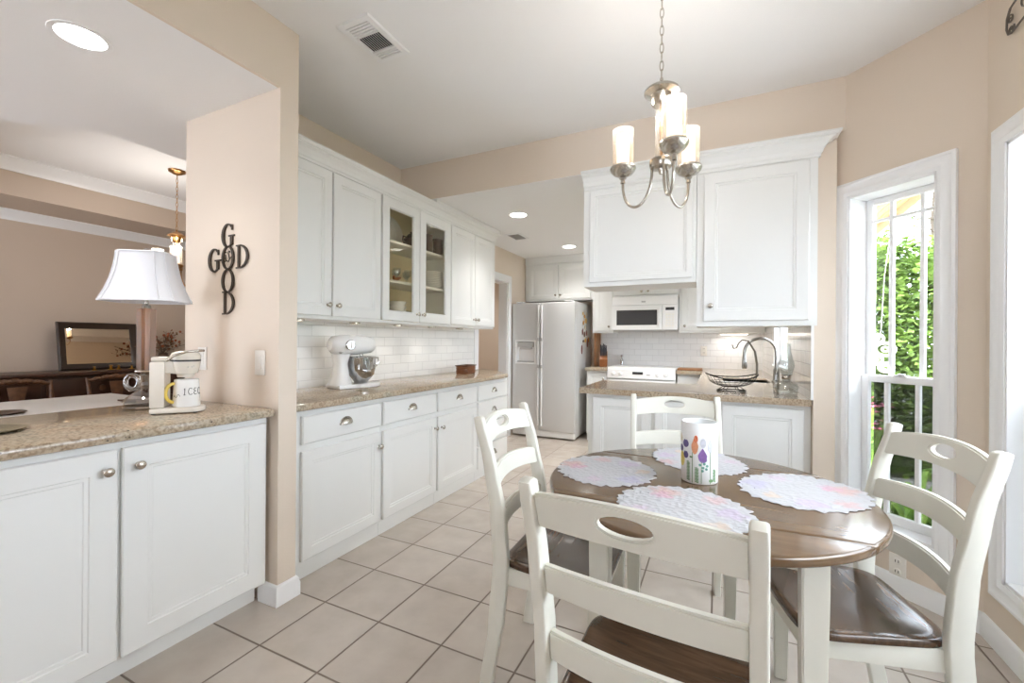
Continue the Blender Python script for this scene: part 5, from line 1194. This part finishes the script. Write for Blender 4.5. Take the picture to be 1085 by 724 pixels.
# ------------------------------------------------------------------ outside
struct('ground_outside', MB().box(.58, 14, -8, 16, -.40, -.15), BOUNCE_PAVING)
def foliage(name, lab, x0, x1, y0, y1, z0, z1, n, mat, seed, size=(.05, .10), top=.25, group=None):
    r = thing(name, lab, 'shrub', ((x0 + x1) / 2, (y0 + y1) / 2, -.15), 0, group)
    rr = random.Random(seed); m = MB(); cx, cy = (x0 + x1) / 2, (y0 + y1) / 2
    vs = []; fs = []
    for i in range(n):
        u, v = rr.uniform(0, 1), rr.uniform(0, 1); x = x0 + (x1 - x0) * u; y = y0 + (y1 - y0) * rr.random() ** 1.3
        zt = z1 + top * (.6 * math.sin(x * 2.3 + seed) + .4 * math.sin(x * 5.1 + 2 * seed) + .3 * math.sin(y * 3 + seed)); z = z0 + (zt - z0) * v
        a = rr.uniform(0, 2 * PI); el_ = rr.uniform(-.9, .7); L = rr.uniform(*size); w = L * rr.uniform(.28, .42)
        d = Vector((math.cos(a) * math.cos(el_), math.sin(a) * math.cos(el_), math.sin(el_))); s = d.cross(Vector((rr.uniform(-.4, .4), rr.uniform(-.4, .4), 1))).normalized() * w
        p = Vector((x - cx, y - cy, z + .15)); q = p + d * L; c = p + d * L * .5; o = len(vs)
        n_ = d.cross(s).normalized() * w * .3; vs += [p, c + s + n_, q, c - s + n_]; fs += [(o, o + 1, o + 2), (o, o + 2, o + 3)]
    m.add(vs, fs); m.build('leaves', mat, r, sharp=180)
    m = MB()
    for k in range(max(2, int((x1 - x0 + y1 - y0) * 2.2))):
        x, y = rr.uniform(x0, x1) - cx, rr.uniform(y0, y1) - cy
        b = Vector((x, y, 0)); m.tube([b, b + Vector((rr.uniform(-.15, .15), rr.uniform(-.15, .15), (z1 + .15) * .5)), b + Vector((rr.uniform(-.35, .35), rr.uniform(-.3, .3), (z1 + .15) * .98 + top * .5))], [.03, .018, .006], 6)
    m.build('branches', BARK, r); return r
foliage('hedge', 'tall dense green hedge seen through the narrow window', .7, 4.6, 5.7, 6.9, -.1, 2.25, 75000, LEAF, 4, (.05, .10))
foliage('hedge', 'low green hedge along the side yard outside the big window', 5.2, 6.6, -2.5, 6.0, -.1, .95, 12000, LEAF, 9, (.09, .16))
# thin twigs rising above the hedge
tw = thing('slender_tree', 'slender bare-branched tree rising above the hedge', 'tree', (2.55, 7.45, -.15)); rr = random.Random(11); m = MB(); ml = MB()
m.tube([(0, 0, 0), (.05, 0, 1.6), (-.03, .05, 3.0), (.02, .03, 4.1)], [.05, .04, .025, .008], 8)
for k in range(34):
    z = rr.uniform(2.2, 4.0); a = rr.uniform(0, 2 * PI); L = rr.uniform(.35, .95); p = Vector((0, .03, z)); d = Vector((math.cos(a), math.sin(a) * .6, rr.uniform(-.25, .5))); q = p + d * L
    m.tube([p, p + d * L * .5 + Vector((0, 0, .04)), q], [.010, .006, .0025], 5)
    for t in range(12): f = rr.uniform(.3, 1.05); leafq(ml, p + d * L * f, Vector((rr.uniform(-1, 1), rr.uniform(-1, 1), rr.uniform(-1, .4))), Vector((.1, .2, 1)), rr.uniform(.05, .09), .018)
m.build('branches', BARK, tw); ml.build('leaves', LEAF, tw)
# strap-leaved plants and pink flowers by the window
for i, (x, y, sc_, lab) in enumerate(((1.25, 3.95, .72, 'bright strap-leaved plant just outside the narrow window'), (2.02, 4.9, .80, 'bright strap-leaved plant outside, farther off and to the right'), (2.6, 3.7, .9, 'strap-leaved plant outside, nearest the big window'))):
    r = thing('strap_leaf_plant', lab, 'plant', (x, y, -.15), i, 'strap-leaved plants in the yard'); rr = random.Random(20 + i); m = MB()
    for k in range(46):
        a = rr.uniform(0, 2 * PI); L = rr.uniform(.45, .75) * sc_; hh = rr.uniform(.30, .62) * sc_; w = .022; c, s = math.cos(a), math.sin(a); vs = []; fs = []
        for t in range(9):
            u = t / 8; x_ = L * u; z_ = hh * math.sin(u * PI * .72); ww = w * (1 - u ** 2.2) + .001
            vs += [(x_ * c - ww * s, x_ * s + ww * c, z_), (x_ * c, x_ * s, z_ - ww * .4), (x_ * c + ww * s, x_ * s - ww * c, z_)]
        for t in range(8): o = t * 3; fs += [(o, o + 1, o + 4, o + 3), (o + 1, o + 2, o + 5, o + 4)]
        m.add(vs, fs)
    m.build('leaves', LEAF2, r)
for i, (x, y, lab) in enumerate(((1.22, 4.95, 'pink flowering plant low behind the narrow window, nearer'), (1.34, 5.42, 'pink flowering plant low behind the narrow window, farther off'))):
    r = thing('pink_flower_plant', lab, 'flower', (x, y, -.15), 0, 'pink flowers in the yard'); rr = random.Random(30 + i); m = MB(); ms = MB(); ml = MB()
    for k in range(16):
        a = rr.uniform(0, 2 * PI); q = Vector((math.cos(a) * rr.uniform(.03, .18), math.sin(a) * rr.uniform(.03, .18), rr.uniform(.55, .85))); ms.tube([(0, 0, 0), q * .5 + Vector((0, 0, .05)), q], .004, 5)
        for j in range(6): b = 2 * PI * j / 6; leafq(m, q, Vector((math.cos(b), math.sin(b), .35)), Vector((0, 0, 1)), .055, .016)
        for j in range(5): leafq(ml, q * rr.uniform(.3, .8), Vector((rr.uniform(-1, 1), rr.uniform(-1, 1), .2)), Vector((0, 0, 1)), .10, .022)
    ms.build('stems', LEAF2, r); m.build('petals', PETAL, r); ml.build('leaves', LEAF, r)
# white scroll ornament hung outside the narrow window
ws = thing('scroll_ornament', 'white metal scroll ornament hanging outside the narrow window', 'ornament', (.865, 3.175, 1.20), -PI / 4); m = MB()
for cx, cz, r1, r2 in ((.0, .0, .050, .016), (-.045, .060, .036, .012), (-.050, -.062, .036, .012), (.005, -.105, .036, .016)):
    m.tube([(cx + r1 * math.cos(2 * PI * i / 28), 0, cz + r1 * .72 * math.sin(2 * PI * i / 28)) for i in range(28)], .008, 8, True); m.tube([(cx + r2 * math.cos(2 * PI * i / 20), 0, cz + r2 * .8 * math.sin(2 * PI * i / 20)) for i in range(20)], .006, 8, True)
m.tube([(-.03, .01, .07), (-.03, .04, .42), (-.03, .11, .79)], .0016, 6)
m.build('scrolls', plain('white_enamel', (244, 240, 242), .4), ws)
# porch eave with rafters above the windows
ev = thing('porch_eave', 'pine boarded porch eave with rafters above the narrow window', 'eave', (.62, 2.925, 2.06), -PI / 4)
def slope(x): return 1.901 + .68 * (x + .149) - 2.06
m = MB(); m.prism([(-.22, slope(-.22) + .055), (1.05, slope(1.05) + .055), (1.05, slope(1.05) + .085), (-.22, slope(-.22) + .085)], .165, .50, 0, 'y'); m.build('soffit_boards', EAVE, ev)
for k in range(6):
    y = .166 + k * .056; MB().prism([(-.215, slope(-.215) + .050), (1.05, slope(1.05) + .050), (1.05, slope(1.05) + .056), (-.215, slope(-.215) + .056)], y, y + .051, .001, 'y').build('board', EAVE, ev)
m = MB(); m.prism([(-.40, slope(-.40)), (1.08, slope(1.08)), (1.08, slope(1.08) + .11), (-.40, slope(-.40) + .11)], .50, .535, .003, 'y'); m.build('rake_board', plain('weathered_rake_board', (206, 178, 150), .6, noise=.1), ev)
